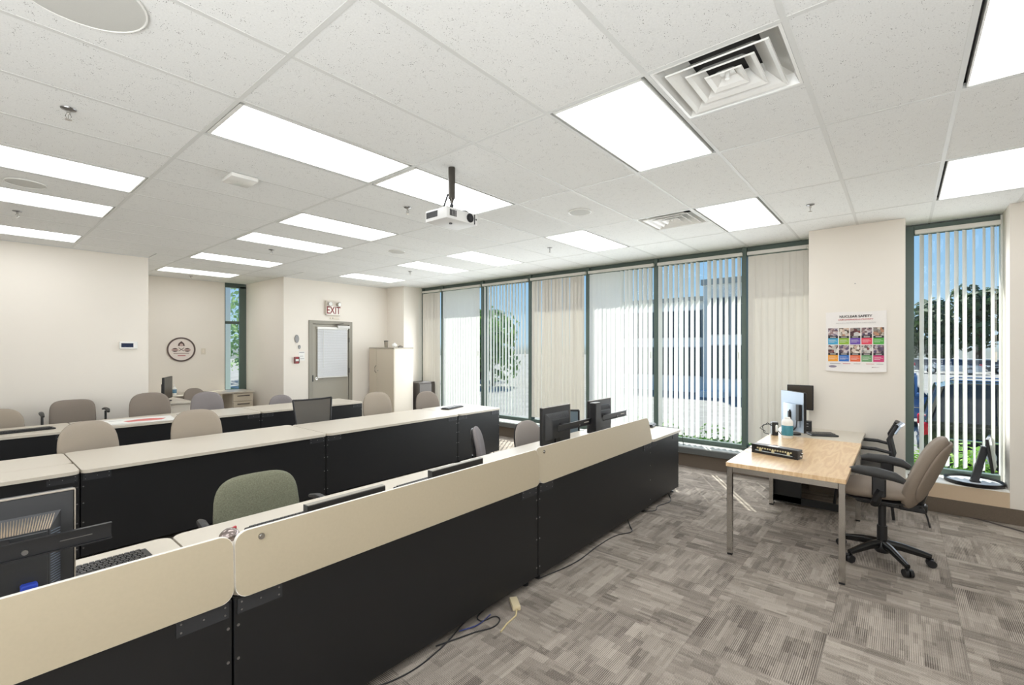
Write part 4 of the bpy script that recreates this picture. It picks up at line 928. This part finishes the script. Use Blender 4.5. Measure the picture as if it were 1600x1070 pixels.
link('plate', MB().box(-.02, .02, -.01, 0, -.03, .05, bev=.003).mesh('plate', DKBR), t)

# ------------------------------------------------------------------ exit door, sign and fittings
d = sempty('door_1')
Y0 = 9.12
link('door_frame', MB().box(4.52, 4.60, Y0-.02, Y0+.12, 0, 2.24, bev=.003).box(5.40, 5.48, Y0-.02, Y0+.12, 0, 2.24, bev=.003).box(4.60, 5.40, Y0-.02, Y0+.12, 2.17, 2.24).mesh('door_frame', DOORF), d)
lf = link('door_leaf', MB().box(4.605, 5.395, Y0+.0, Y0+.045, .01, 2.165, bev=.002).mesh('door_leaf', DOORM), d)
link('lever_handle', MB().cyl((4.68, Y0, 1.06), (4.68, Y0-.02, 1.06), .03, n=18).cyl((4.68, Y0-.02, 1.06), (4.68, Y0-.05, 1.06), .011, n=12).tube([(4.68, Y0-.05, 1.06), (4.74, Y0-.055, 1.06), (4.80, Y0-.05, 1.058)], .010, 8).mesh('lever_handle', CHROME, True), lf)
link('strike_plate', MB().box(4.585, 4.607, Y0-.024, Y0-.02, 1.0, 1.13).mesh('strike_plate', PLAST), lf)
for z in (.3, 1.2, 1.85): link('hinge', MB().box(5.385, 5.41, Y0-.026, Y0-.018, z-.05, z+.05).mesh('hinge', DKBR), lf)
t = thing('door_closer', 'silver overhead door closer on the exit door', 'door closer', (5.27, Y0-.024, 2.12))
link('body', MB().box(-.16, .12, -.055, 0, -.03, .03, bev=.006).mesh('body', mat('closer_silver', (206, 206, 202), .35)), t)
link('arm', MB().tube([(-.10, -.03, .032), (-.22, -.04, .05), (-.02, -.03, .075)], .007, 6).mesh('arm', DKBR), t)
t = thing('door_blind', 'white slatted blind hanging over the exit door glass', 'blind', (5.02, Y0-.035, 1.08))
link('headrail', MB().box(-.34, .34, -.02, .02, .985, 1.03, bev=.003).mesh('headrail', WHITE), t)
link('bottom_rail', MB().box(-.33, .33, -.012, .012, -.01, .012, bev=.002).mesh('bottom_rail', WHITE), t)
slat = MB().box(-.33, .33, -.012, .012, -.0008, .0008).mesh('slat', mat('slat_white', (232, 234, 236), .5))
for k in range(44): link('slat', slat, t, (0, 0, .026+k*.022), (R(52), 0, 0))
link('wand', MB().cyl((-.22, -.03, .2), (-.22, -.03, .98), .004, n=6).mesh('wand', WHITE), t)
t = thing('exit_sign', 'white exit sign with red letters and two lamp heads above the door', 'exit sign', (5.02, Y0, 2.36))
link('housing', MB().box(-.16, .16, -.06, 0, 0, .30, bev=.006).mesh('housing', mat('sign_housing', (216, 208, 196), .5)), t)
link('face_plate', MB().box(-.145, .145, -.063, -.06, .008, .19).mesh('face_plate', mat('sign_face', (236, 232, 224), .4)), t)
text('lettering', 'EXIT', .215, mat('exit_red', (128, 40, 40), .5), t, Matrix.Translation((0, -.0645, .03)) @ XZ, .70, thick=.002, bold=.012)
for s in (-1, 1):
    lh = link('lamp_head', MB().cyl((s*.085, -.05, .235), (s*.10, -.13, .225), .028, .045, n=18).mesh('lamp_head', mat('lamp_head_grey', (170, 164, 152), .4), True), t)
    link('lens', MB().cyl((s*.1005, -.1315, .2248), (s*.101, -.134, .2245), .038, n=18).mesh('lens', WHITE), lh)
t = thing('fire_alarm_pull', 'small red fire alarm pull station left of the door', 'fire alarm', (4.27, Y0, 1.44))
link('box', MB().box(-.045, .045, -.04, 0, -.065, .065, bev=.006).mesh('box', RED2), t)
link('handle', MB().box(-.03, .03, -.05, -.04, -.02, .02, bev=.003).mesh('handle', WHITE), t)
link('cover_bars', MB().box(-.045, -.035, -.048, -.04, -.06, .06).box(.035, .045, -.048, -.04, -.06, .06).mesh('cover_bars', DKBR), t)
t = thing('key_fob', 'two small grey oval hooks on the wall above the fire alarm', 'hook', (4.28, Y0, 1.84))
link('large_oval', MB().prism(circ(.04, 20, 2.0), .02, Matrix.Translation((0, 0, .02)) @ XZ, bev=.003).mesh('large_oval', GREY), t)
link('small_oval', MB().prism(circ(.022, 20, 1.8), .02, Matrix.Translation((.05, 0, -.14)) @ XZ, bev=.003).mesh('small_oval', GREY), t)
t = thing('wall_notice', 'white paper notices between the fire alarm and the door frame', 'notice', (4.38, Y0, 1.52))
link('sheet', MB().box(-.06, .06, -.002, 0, -.09, .09).mesh('sheet', WHITE), t)
link('print', MB().box(-.05, .05, -.003, -.002, .065, .08).box(-.04, .03, -.003, -.002, -.005, .003).box(-.03, .05, -.003, -.002, -.06, -.05).mesh('print', GREY), t)
t = thing('door_sensor', 'small beige sensor on the wall above the exit door frame', 'sensor', (5.07, Y0, 2.30))
link('body', MB().box(-.10, .10, -.03, 0, -.012, .012, bev=.003).mesh('body', CREAM), t)
link('eye', MB().cyl((-.05, -.03, 0), (-.05, -.034, 0), .009, n=10).mesh('eye', DKBR), t)

# ------------------------------------------------------------------ tall cabinet, things on it, dark locker
t = thing('tall_cabinet', 'tall cream two door cabinet in the far corner', 'cabinet', (5.85, 8.13, 0))
link('body', MB().box(.02, .50, 0, .90, .02, 1.665, bev=.003).mesh('body', CREAM), t)
link('top_panel', MB().box(-.005, .505, -.005, .905, 1.666, 1.69, bev=.003).mesh('top_panel', mat('cabinet_top', (176, 168, 154), .5)), t)
link('plinth', MB().box(.03, .48, .02, .88, 0, .02).mesh('plinth', DKBR), t)
for (a_, c_, hy) in ((.003, .618, .655), (.622, .897, .66)):
    dr = link('door', MB().box(0, .0195, a_, c_, .04, 1.66, bev=.002).mesh('door', CREAM2), t)
    if a_ < .1: pass
    else:
        link('handle', MB().tube([(0, hy-.02, 1.14), (-.03, hy-.02, 1.17), (-.03, hy-.02, 1.27), (0, hy-.02, 1.30)], .006, 8).mesh('handle', DKBR, True), dr)
link('keyhole', MB().cyl((0, .57, 1.19), (-.006, .57, 1.19), .010, n=12).mesh('keyhole', SCREW), t)
t = thing('travel_mug', 'grey mug with a black lid on top of the tall cabinet', 'mug', (6.03, 8.66, 1.69))
link('cup', MB().lathe([(.034, 0), (.045, .13)], (0, 0, 0)).mesh('cup', mat('mug_grey', (142, 134, 120), .4), True), t)
link('lid', MB().lathe([(.047, .13), (.047, .145), (.03, .15)], (0, 0, 0)).mesh('lid', PLAST, True, 50), t)
t = thing('crumpled_bag', 'small white bag on top of the tall cabinet', 'bag', (6.12, 8.48, 1.69))
mb = MB().sph((0, 0, .042), .05, (1.3, .9, .84), 12, 8)
for v in mb.b.verts: v.co += Vector((random.uniform(-.006, .006), random.uniform(-.006, .006), random.uniform(-.004, .006)))
link('bag', mb.mesh('bag', WHITE), t); link('knot', MB().cyl((0, 0, .08), (.01, 0, .10), .012, .02, n=8).mesh('knot', WHITE), t)
t = thing('clamp', 'small dark clamp on the near end of the tall cabinet top', 'clamp', (6.14, 8.30, 1.69))
link('jaw', MB().box(-.05, .05, -.03, .03, 0, .018, bev=.004).mesh('jaw', PLAST), t); link('grip', MB().tube([(-.04, 0, .018), (-.02, 0, .04), (.03, 0, .03)], .006, 6).mesh('grip', DKBR, True), t)
t = thing('dark_locker', 'low dark taupe cabinet between the tall cabinet and the windows', 'cabinet', (6.42, 8.02, 0))
link('body', MB().box(.0, .45, 0, .46, .02, .90, bev=.004).mesh('body', DKBR), t)
link('top_panel', MB().box(-.004, .454, -.004, .464, .90, .925, bev=.003).mesh('top_panel', DKBR), t)
link('door', MB().box(.01, .44, -.016, 0, .04, .89, bev=.002).mesh('door', DKBR), t)

# ------------------------------------------------------------------ left wall and recess
t = thing('thermostat', 'white thermostat with a dark display on the left wall', 'thermostat', (1.62, 8.78, 1.72))
link('case', MB().box(-.105, .105, -.028, 0, -.055, .055, bev=.006).mesh('case', WHITE), t)
link('display', MB().box(-.085, .055, -.030, -.028, -.03, .03).mesh('display', mat('display_blue', (34, 46, 74), .2)), t)
t = thing('round_plaque', 'round white plaque with a dark ring and three badge shapes on the recess wall', 'wall sign', (2.83, 10.9, 1.65))
link('disc', MB().prism(circ(.235, 48), .012, XZ).mesh('disc', mat('plaque_white', (226, 216, 208), .4)), t)
mb = MB(); 
ro, ri = circ(.24, 48), circ(.212, 48)
for k in range(48):
    a_, b2, c_, d_ = ro[k], ro[(k+1) % 48], ri[(k+1) % 48], ri[k]
    vs = [mb.b.verts.new((p[0], -.013-e, p[1])) for e in (0, .006) for p in (a_, b2, c_, d_)]
    mb.b.faces.new(vs[4:8]); mb.b.faces.new((vs[0], vs[1], vs[5], vs[4])); mb.b.faces.new((vs[3], vs[2], vs[6], vs[7]))
link('ring', mb.mesh('ring', mat('ring_brown', (92, 76, 70), .4)), t)
def BM(x, z): return Matrix.Translation((x, -.012, z)) @ XZ
for x_, z_, r_ in ((-.105, -.01, .05), (.10, -.01, .05)):
    bd = link('badge', MB().prism(circ(r_, 20, .75), .004, BM(x_, z_)).mesh('badge', BROWN), t)
    link('badge_band', MB().box(x_-.06, x_+.06, -.018, -.016, z_-.012, z_+.012).mesh('badge_band', mat('band_pale', (196, 170, 162), .5)), bd)
bd = link('badge', MB().prism([(-.06, -.02), (.06, -.02), (.045, .03), (.0, .075), (-.045, .03)], .004, BM(0, .09)).mesh('badge', BROWN), t)
link('badge_band', MB().prism(circ(.028, 16), .001, Matrix.Translation((0, -.016, .09)) @ XZ).mesh('badge_band', mat('band_pale', (196, 170, 162), .5)), bd)
link('cross', MB().prism([(-.05, -.03), (-.04, -.035), (.05, .03), (.04, .035)], .003, BM(0, 0)).prism([(.05, -.03), (.04, -.035), (-.05, .03), (-.04, .035)], .003, BM(0, 0)).mesh('cross', BROWN), t)
link('text_line', MB().box(-.13, .13, -.0145, -.012, -.085, -.072).mesh('text_line', mat('text_taupe', (150, 130, 122), .5)), t)
link('red_line', MB().box(-.06, .07, -.0145, -.012, -.13, -.115).mesh('red_line', mat('line_red', (180, 110, 112), .5)), t)
t = thing('light_switch', 'beige light switch plate right of the round plaque', 'light switch', (3.21, 10.9, 1.61))
link('plate', MB().box(-.04, .04, -.006, 0, -.06, .06, bev=.002).mesh('plate', mat('switch_beige', (214, 206, 190), .5)), t)
link('rocker', MB().box(-.018, .018, -.01, -.006, -.035, .035, bev=.002).mesh('rocker', CREAM), t)
t = thing('recess_desk', 'cream L shaped desk with drawers in the recess by the narrow window', 'desk', (2.1, 8.95, 0))
link('main_top', MB().box(0, .40, 0, 1.92, .77, .80, bev=.004).mesh('main_top', TOP), t)
link('return_top', MB().box(.401, 1.84, 1.30, 1.92, .77, .80, bev=.004).mesh('return_top', TOP), t)
link('front_panel', MB().box(.03, .37, .03, .05, .05, .77).mesh('front_panel', CREAM), t)
link('end_panel', MB().box(.03, .05, .051, 1.88, 0, .77).mesh('end_panel', CREAM), t)
pe = link('pedestal', MB().box(1.44, 1.82, 1.34, 1.90, .0, .768).mesh('pedestal', CREAM), t)
for z0, z1 in ((.60, .755), (.42, .59), (.05, .41)):
    dr = link('drawer', MB().box(1.445, 1.815, 1.318, 1.339, z0, z1, bev=.003).mesh('drawer', CREAM2), pe)
for z0, z1 in ((.60, .755), (.42, .59), (.05, .41)):
    link('drawer_pull', MB().box(1.52, 1.75, 1.305, 1.318, z1-.055, z1-.035, bev=.003).mesh('drawer_pull', DKBR), pe)
t = flat_monitor('black monitor seen side on at the left wall corner, on the recess desk', (2.02+.10, 9.10), (2.34, 9.55), .84, 1.20, .80, PLASTG)
t = thing('sanitizer_bottle', 'clear bottle with a blue label on the recess desk', 'bottle', (2.62, 10.50, .80))
link('body', MB().lathe([(.035, 0), (.035, .12), (.014, .14), (.014, .155)], (0, 0, 0)).mesh('body', WHITE, True), t)
link('label', MB().lathe([(.0355, .03), (.036, .031), (.036, .1), (.0355, .101)], (0, 0, 0)).mesh('label', mat('label_blue', (90, 130, 156), .5), True), t)
link('pump', MB().cyl((0, 0, .155), (0, 0, .19), .006, n=8).box(-.02, .008, -.005, .005, .186, .195).mesh('pump', WHITE), t)
t = thing('document_folder', 'dark folder on the recess desk by the small chair', 'folder', (3.05, 10.50, .80), .3)
link('cover', MB().box(-.16, .16, -.12, .12, 0, .012, bev=.002).mesh('cover', DKBR), t); link('pages', MB().box(-.15, .162, -.115, .115, .003, .009).mesh('pages', WHITE), t)
# ------------------------------------------------------------------ outside
ZG = -.85
def groundmat(name, c1, c2, sc):
    m, N, L, b = nm(name); tc = N.new('ShaderNodeTexCoord'); nz = N.new('ShaderNodeTexNoise'); nz.inputs['Scale'].default_value = sc; nz.inputs['Detail'].default_value = 6
    L.new(tc.outputs['Object'], nz.inputs['Vector']); cr = N.new('ShaderNodeValToRGB'); cr.color_ramp.elements[0].position = .3; cr.color_ramp.elements[0].color = c3(c1); cr.color_ramp.elements[1].position = .7; cr.color_ramp.elements[1].color = c3(c2)
    L.new(nz.outputs[0], cr.inputs[0]); L.new(cr.outputs[0], b.inputs['Base Color']); b.inputs['Roughness'].default_value = .95; return m
ASPH = groundmat('asphalt', (128, 124, 120), (156, 152, 148), 2); GRASS = groundmat('lawn', (88, 112, 62), (120, 142, 84), 3)
struct('parking_ground', MB().box(11.0, 160, -120, 120, ZG-.3, ZG), ASPH)
struct('lawn_strip', MB().box(7.15, 11.0, -60, 120, ZG-.3, ZG+.04), GRASS)
struct('rear_lawn', MB().box(-60, 7.1, 11.3, 120, ZG-.3, ZG+.04), GRASS)
struct('kerb', MB().box(10.95, 11.15, -60, 100, ZG, ZG+.12, bev=.02), mat('kerb_concrete', (186, 184, 178), .9))
struct('roof', MB().box(-4.7, 7.40, -5.2, 11.3, CZ+.31, CZ+.5), mat('roof_grey', (120, 120, 118), .9))
struct('soffit', MB().box(7.1, 7.34, -8, 11.3, CZ-.02, CZ+.31), mat('soffit_grey', (150, 150, 148), .9))
def leaves(n, f, size, m, name, parent):
    mb = MB()
    for _ in range(n):
        p, nrm = f(); u = nrm.orthogonal().normalized(); a = random.uniform(0, 6.28); u = Matrix.Rotation(a, 3, nrm) @ u; w = nrm.cross(u); s = size*random.uniform(.6, 1.3)
        vs = [mb.b.verts.new(p+u*s*a_+w*s*b__) for a_, b__ in ((-1, 0), (0, -.5), (1, 0), (0, .5))]; mb.b.faces.new(vs)
    o = link(name, mb.mesh(name, m), parent); return o
def leafmat(name, c1, c2):
    m, N, L, b = nm(name); gi = N.new('ShaderNodeNewGeometry'); cr = N.new('ShaderNodeValToRGB'); cr.color_ramp.elements[0].color = c3(c1); cr.color_ramp.elements[1].color = c3(c2)
    L.new(gi.outputs['Random Per Island'], cr.inputs[0]); L.new(cr.outputs[0], b.inputs['Base Color']); b.inputs['Roughness'].default_value = .6
    out = N['Material Output']; t = N.new('ShaderNodeBsdfTranslucent'); L.new(cr.outputs[0], t.inputs[0]); mx = N.new('ShaderNodeMixShader'); mx.inputs[0].default_value = .35
    L.new(b.outputs[0], mx.inputs[1]); L.new(t.outputs[0], mx.inputs[2]); L.new(mx.outputs[0], out.inputs[0]); return m
LEAFD = leafmat('leaf_dark', (40, 62, 44), (84, 112, 70)); LEAFB = leafmat('leaf_bright', (96, 150, 50), (170, 205, 90)); LEAFM = leafmat('leaf_mid', (70, 110, 60), (130, 165, 90))
LEAFP = leafmat('leaf_pale', (126, 158, 104), (188, 208, 160))
BARK = mat('bark', (84, 70, 58), .95, noise=.3, nscale=10)
def rndv():
    while True:
        v = Vector((random.uniform(-1, 1), random.uniform(-1, 1), random.uniform(-1, 1)))
        if .05 < v.length < 1: return v
def tree(label, x, y, h, r, m, n=900, size=.35, group='trees beyond the car park', name='leafy_tree'):
    t = thing(name, label, 'tree', (x, y, ZG), random.uniform(0, 6), group)
    link('trunk', MB().tube([(0, 0, 0), (.05*h*.1, 0, h*.3), (0, .04*h*.2, h*.62)], [.035*h, .025*h, .01*h], 8).mesh('trunk', BARK, True), t)
    cl = [(Vector((random.uniform(-.5, .5)*r, random.uniform(-.5, .5)*r, h*random.uniform(.25, .82))), r*random.uniform(.45, .7)) for _ in range(7)]+[(Vector((0, 0, h*.6)), r*.8)]
    def f():
        c, rr = random.choice(cl); v = rndv().normalized(); return c+v*rr*random.uniform(.7, 1)*1.0, (v+rndv()*.6).normalized()
    fo = leaves(n, f, size, m, 'foliage', t)
def shrub(label, x, y, w, h, m, z0=ZG, n=700, size=.05, group='shrubs under the windows'):
    t = thing('shrub', label, 'shrub', (x, y, z0), 0, group)
    mb = MB()
    for k in range(6): mb.tube([(random.uniform(-.05, .05), random.uniform(-.1, .1), 0), (random.uniform(-.3, .3)*w*.6, random.uniform(-.3, .3)*w, h*.7)], .008, 5)
    link('stems', mb.mesh('stems', BARK), t)
    def f():
        v = rndv().normalized(); v.z = abs(v.z)*1.0
        return Vector((v.x*w*.5, v.y*w*.6, h*.35+v.z*h*.65))*random.uniform(.75, 1), (v+rndv()*.5).normalized()
    leaves(n, f, size, m, 'foliage', t)
for k, (y, h_, m) in enumerate(((-.05, 1.32, LEAFB), (-.62, 1.40, LEAFB), (-1.2, 1.36, LEAFB))):
    shrub(['bright green shrub at the left of the lone right window', 'bright green shrub under the middle of the lone right window', 'bright green shrub at the right of the lone right window'][k], 7.95, y, .62, h_, m)
for k, y in enumerate((1.5, 2.2, 2.9, 3.6)):
    shrub(['shrub outside the open blind next to the pillar', 'shrub outside the right half of the wide open blind', 'shrub outside the mullion between the two open blinds', 'shrub outside the half open blind'][k], 8.4, y+.3, .75, 1.25, LEAFM)
# car park vehicles
CARB = mat('car_black', (22, 22, 27), .18, coat=1); CARBL = mat('car_blue', (70, 110, 160), .2, coat=1); CARS = mat('car_silver', (186, 190, 196), .25, metal=.5, coat=1); CARW = mat('car_white', (230, 232, 234), .25, coat=1); CARD = mat('car_grey', (70, 74, 80), .25, coat=1)
CGL = mat('car_glass', (34, 48, 70), .05); TYRE = mat('tyre', (26, 26, 27), .9); TAIL = mat('tail_lamp', (206, 30, 54), .2); CHR = mat('car_trim_chrome', (206, 212, 220), .12, metal=1)
def car(label, x, y, rz, m, suv=True, L_=4.7, h=1.75, name='parked_car', group='parked cars'):
    """local +X is forward; origin on the ground under the middle"""
    t = thing(name, label, 'car', (x, y, ZG), rz, group); W2 = .92; b = L_/2; hb = .98 if suv else .88
    if suv: gh = [(-b+.08, hb), (-b+.30, h-.08), (-b+.55, h), (.35, h), (.72, h-.06), (1.25, hb+.02)]
    else: gh = [(-b+.65, hb), (-b+1.3, h-.08), (-b+1.7, h), (.1, h), (.45, h-.06), (1.15, hb)]
    body = [(-b, .35), (-b-.02, .62), (-b+.03, hb-.04), (-b+.10, hb), (b-.95 if suv else b-.8, hb), (b-.28, hb-.14), (b-.04, .72), (b, .45), (b-.08, .28), (-b+.1, .28)]
    MX = Matrix(((1, 0, 0, 0), (0, 0, -1, W2), (0, 1, 0, 0), (0, 0, 0, 1)))
    link('body', MB().prism(body, 2*W2, MX, bev=.07).mesh('body', m, True, 35), t)
    def cabin(pts, w0, w1, mt, nm_, grow=0):
        mb = MB(); z0, z1 = hb-.02, h; 
        ws = [w0+(w1-w0)*min(1, max(0, (z-hb)/(h-hb))) for _, z in pts]
        a_ = [mb.b.verts.new((px_, -w_, z)) for (px_, z), w_ in zip(pts, ws)]; c_ = [mb.b.verts.new((px_, w_, z)) for (px_, z), w_ in zip(pts, ws)]
        n_ = len(pts); mb.b.faces.new(a_[::-1]); mb.b.faces.new(c_)
        for k in range(n_): mb.b.faces.new((a_[k], a_[(k+1) % n_], c_[(k+1) % n_], c_[k]))
        return link(nm_, mb.mesh(nm_, mt), t)
    cabin(gh, .86, .70, CGL, 'glasshouse')
    cabin([(-b+.27, h-.09), (-b+.55, h+.015), (.36, h+.015), (.74, h-.07)] if suv else [(-b+1.28, h-.09), (-b+1.7, h+.015), (.1, h+.015), (.47, h-.07)], .74, .70, m, 'roof_panel')
    for s in (-1, 1):
        mb = MB()
        for px_ in ((-b+1.15, -b+2.25, .95) if suv else (-b+1.95,)):
            mb.tube([(px_, s*.872, hb), (px_+.0, s*.715, h)], .035, 6)
        if suv: mb.tube([(-b+.1, s*.87, hb), (-b+.32, s*.74, h-.08)], .06, 6)
        link('pillars', mb.mesh('pillars', m, True), t)
        link('side_trim', MB().box(-b+.3, b-.5, s*.925-.012, s*.925+.012, .62, .66, bev=.006).mesh('side_trim', CHR), t)
        link('roof_rail', MB().tube([(-b+.5, s*.66, h+.02), (-b+.6, s*.66, h+.07), (.2, s*.66, h+.07), (.35, s*.66, h+.02)], .015, 6).mesh('roof_rail', CHR, True), t) if suv else None
        link('tail_lamp', MB().box(-b-.035, -b+.16, s*.86-.075, s*.86+.075, .68, .95, bev=.03).mesh('tail_lamp', TAIL, True), t)
        link('head_lamp', MB().box(b-.34, b-.02, s*.72-.14, s*.72+.16, .66, .78, bev=.03).mesh('head_lamp', WHITE), t)
        link('door_mirror', MB().box(.95, 1.1, s*.98-.09, s*.98+.07, hb, hb+.14, bev=.03).mesh('door_mirror', m, True), t)
        for wx in (-b+.92, b-.88):
            wl_ = link('wheel', cached('wheel', lambda: MB().cyl((0, -.11, 0), (0, .11, 0), .35, n=28).mesh('wheel', TYRE, True, 50)), t, (wx, s*.82, .35))
            link('hub_cap', cached('hub', lambda: MB().cyl((0, -.115, 0), (0, .115, 0), .2, n=18).mesh('hub_cap', CARS)), wl_)
    link('bumper', MB().box(-b-.07, -b+.1, -.85, .85, .34, .56, bev=.04).mesh('bumper', CARD, True), t)
    link('number_plate', MB().box(-b-.03, -b-.02, -.26, .26, .66, .78).mesh('number_plate', WHITE), t)
    return t
car('black estate vehicle with a red tail lamp parked just outside the lone right window', 14.1, -2.72, R(-90), CARB, True, 4.8, 1.78)
car('blue car parked behind the black one', 20.5, .6, R(-90), CARBL, True, 4.6, 1.66)
fc = [(64, 6.2, CARS, 'silver car far away at the left of the right window view'), (66, 1.2, CARW, 'white car far away left of centre in the right window view'), (62, -3.6, CARS, 'silver car far away at the centre of the right window view'), (65, -8.6, CARD, 'grey car far away right of centre in the right window view'), (63, -13.2, CARW, 'white car far away at the right of the right window view')]
for x, y, m, l in fc: car(l, x, y, R(90), m, False, 4.5, 1.45)
random.seed(3)
tl = ['leftmost', 'second', 'third', 'fourth', 'fifth', 'sixth', 'seventh', 'eighth']
for k, (y, h_, r_) in enumerate(((16, 6.4, 3.6), (10.5, 6.0, 3.4), (5, 6.6, 3.2), (.5, 6.2, 3.2), (-3, 9.2, 3.2), (-7, 11.6, 3.4), (-11.5, 10.2, 3.4), (-16.5, 8, 3.8))):
    tree(f'dark green tree beyond the car park, {tl[k]} of the row from the left', 78+random.uniform(-2, 2), y, h_, r_, LEAFD, 1500, .42)
for k, (x, y, h_) in enumerate(((23, 21, 5.4), (27, 26, 6.2), (24, 31, 6.5))):
    tree(['pale green tree seen through the striped third blind', 'pale green tree behind the striped blind, farther right', 'pale green tree beyond the far left blinds'][k], x, y, h_, 2.3, LEAFM, 1200, .25, 'trees beside the neighbouring building')
for k, (x, y, h_) in enumerate(((13.2, 34, 7.2), (18.5, 40, 9))):
    tree(['green tree seen through the narrow recess window', 'taller green tree behind the recess window'][k], x, y, h_, 2.6, LEAFP, 1300, .2, 'trees outside the recess')
struct('canopy_column', MB().box(4.27, 4.43, 13.0, 13.16, ZG, 4.2, bev=.01), mat('column_white', (226, 230, 236), .6))
# neighbouring building: walls, dark windows one by one
BW = mat('neighbour_wall', (236, 232, 226), .8, noise=.05, nscale=2); BD = mat('neighbour_glass', (84, 90, 96), .15)
WF = mat('window_surround', (170, 170, 168), .6)
t = thing('neighbour_building', 'low grey office building with dark windows across the car park', 'building', (27, 0, ZG))
link('wall', MB().box(0, 12, 8.2, 15.5, 0, 5.2).mesh('wall', BW), t)
link('wing', MB().box(-1.2, 12, 3.8, 8.19, 0, 5.9).mesh('wing', BW), t)
link('parapet', MB().box(-.1, .4, 8.2, 15.6, 5.2, 5.45).box(-1.3, -.8, 3.7, 8.3, 5.9, 6.2).mesh('parapet', mat('parapet', (176, 176, 172), .8)), t)
for i in range(5):
    for z0, z1 in ((.9, 2.6), (3.1, 4.7)):
        y = 8.6+i*1.38
        w_ = link('window', MB().box(-.06, .0, y, y+1.15, z0, z1).mesh('window', WF), t); link('pane', MB().box(-.07, -.06, y+.05, y+1.10, z0+.05, z1-.05).mesh('pane', BD), w_)
for i in range(3):
    for z0, z1 in ((.9, 2.7), (3.2, 5.2)):
        y = 4.1+i*1.36
        w_ = link('window', MB().box(-1.26, -1.2, y, y+1.15, z0, z1).mesh('window', WF), t); link('pane', MB().box(-1.27, -1.26, y+.05, y+1.10, z0+.05, z1-.05).mesh('pane', BD), w_)
link('entrance_steps', MB().box(-2.4, -1.3, 6.9, 8.1, 0, .3).mesh('entrance_steps', BW), t)
t = thing('far_wall', 'long low grey wall at the back of the car park', 'wall', (72, 0, ZG)); link('panel', MB().box(0, .4, -30, 30, 0, 1.2).mesh('panel', mat('far_wall_grey', (84, 86, 92), .8)), t); link('coping', MB().box(-.05, .45, -30, 30, 1.2, 1.3).mesh('coping', BW), t)
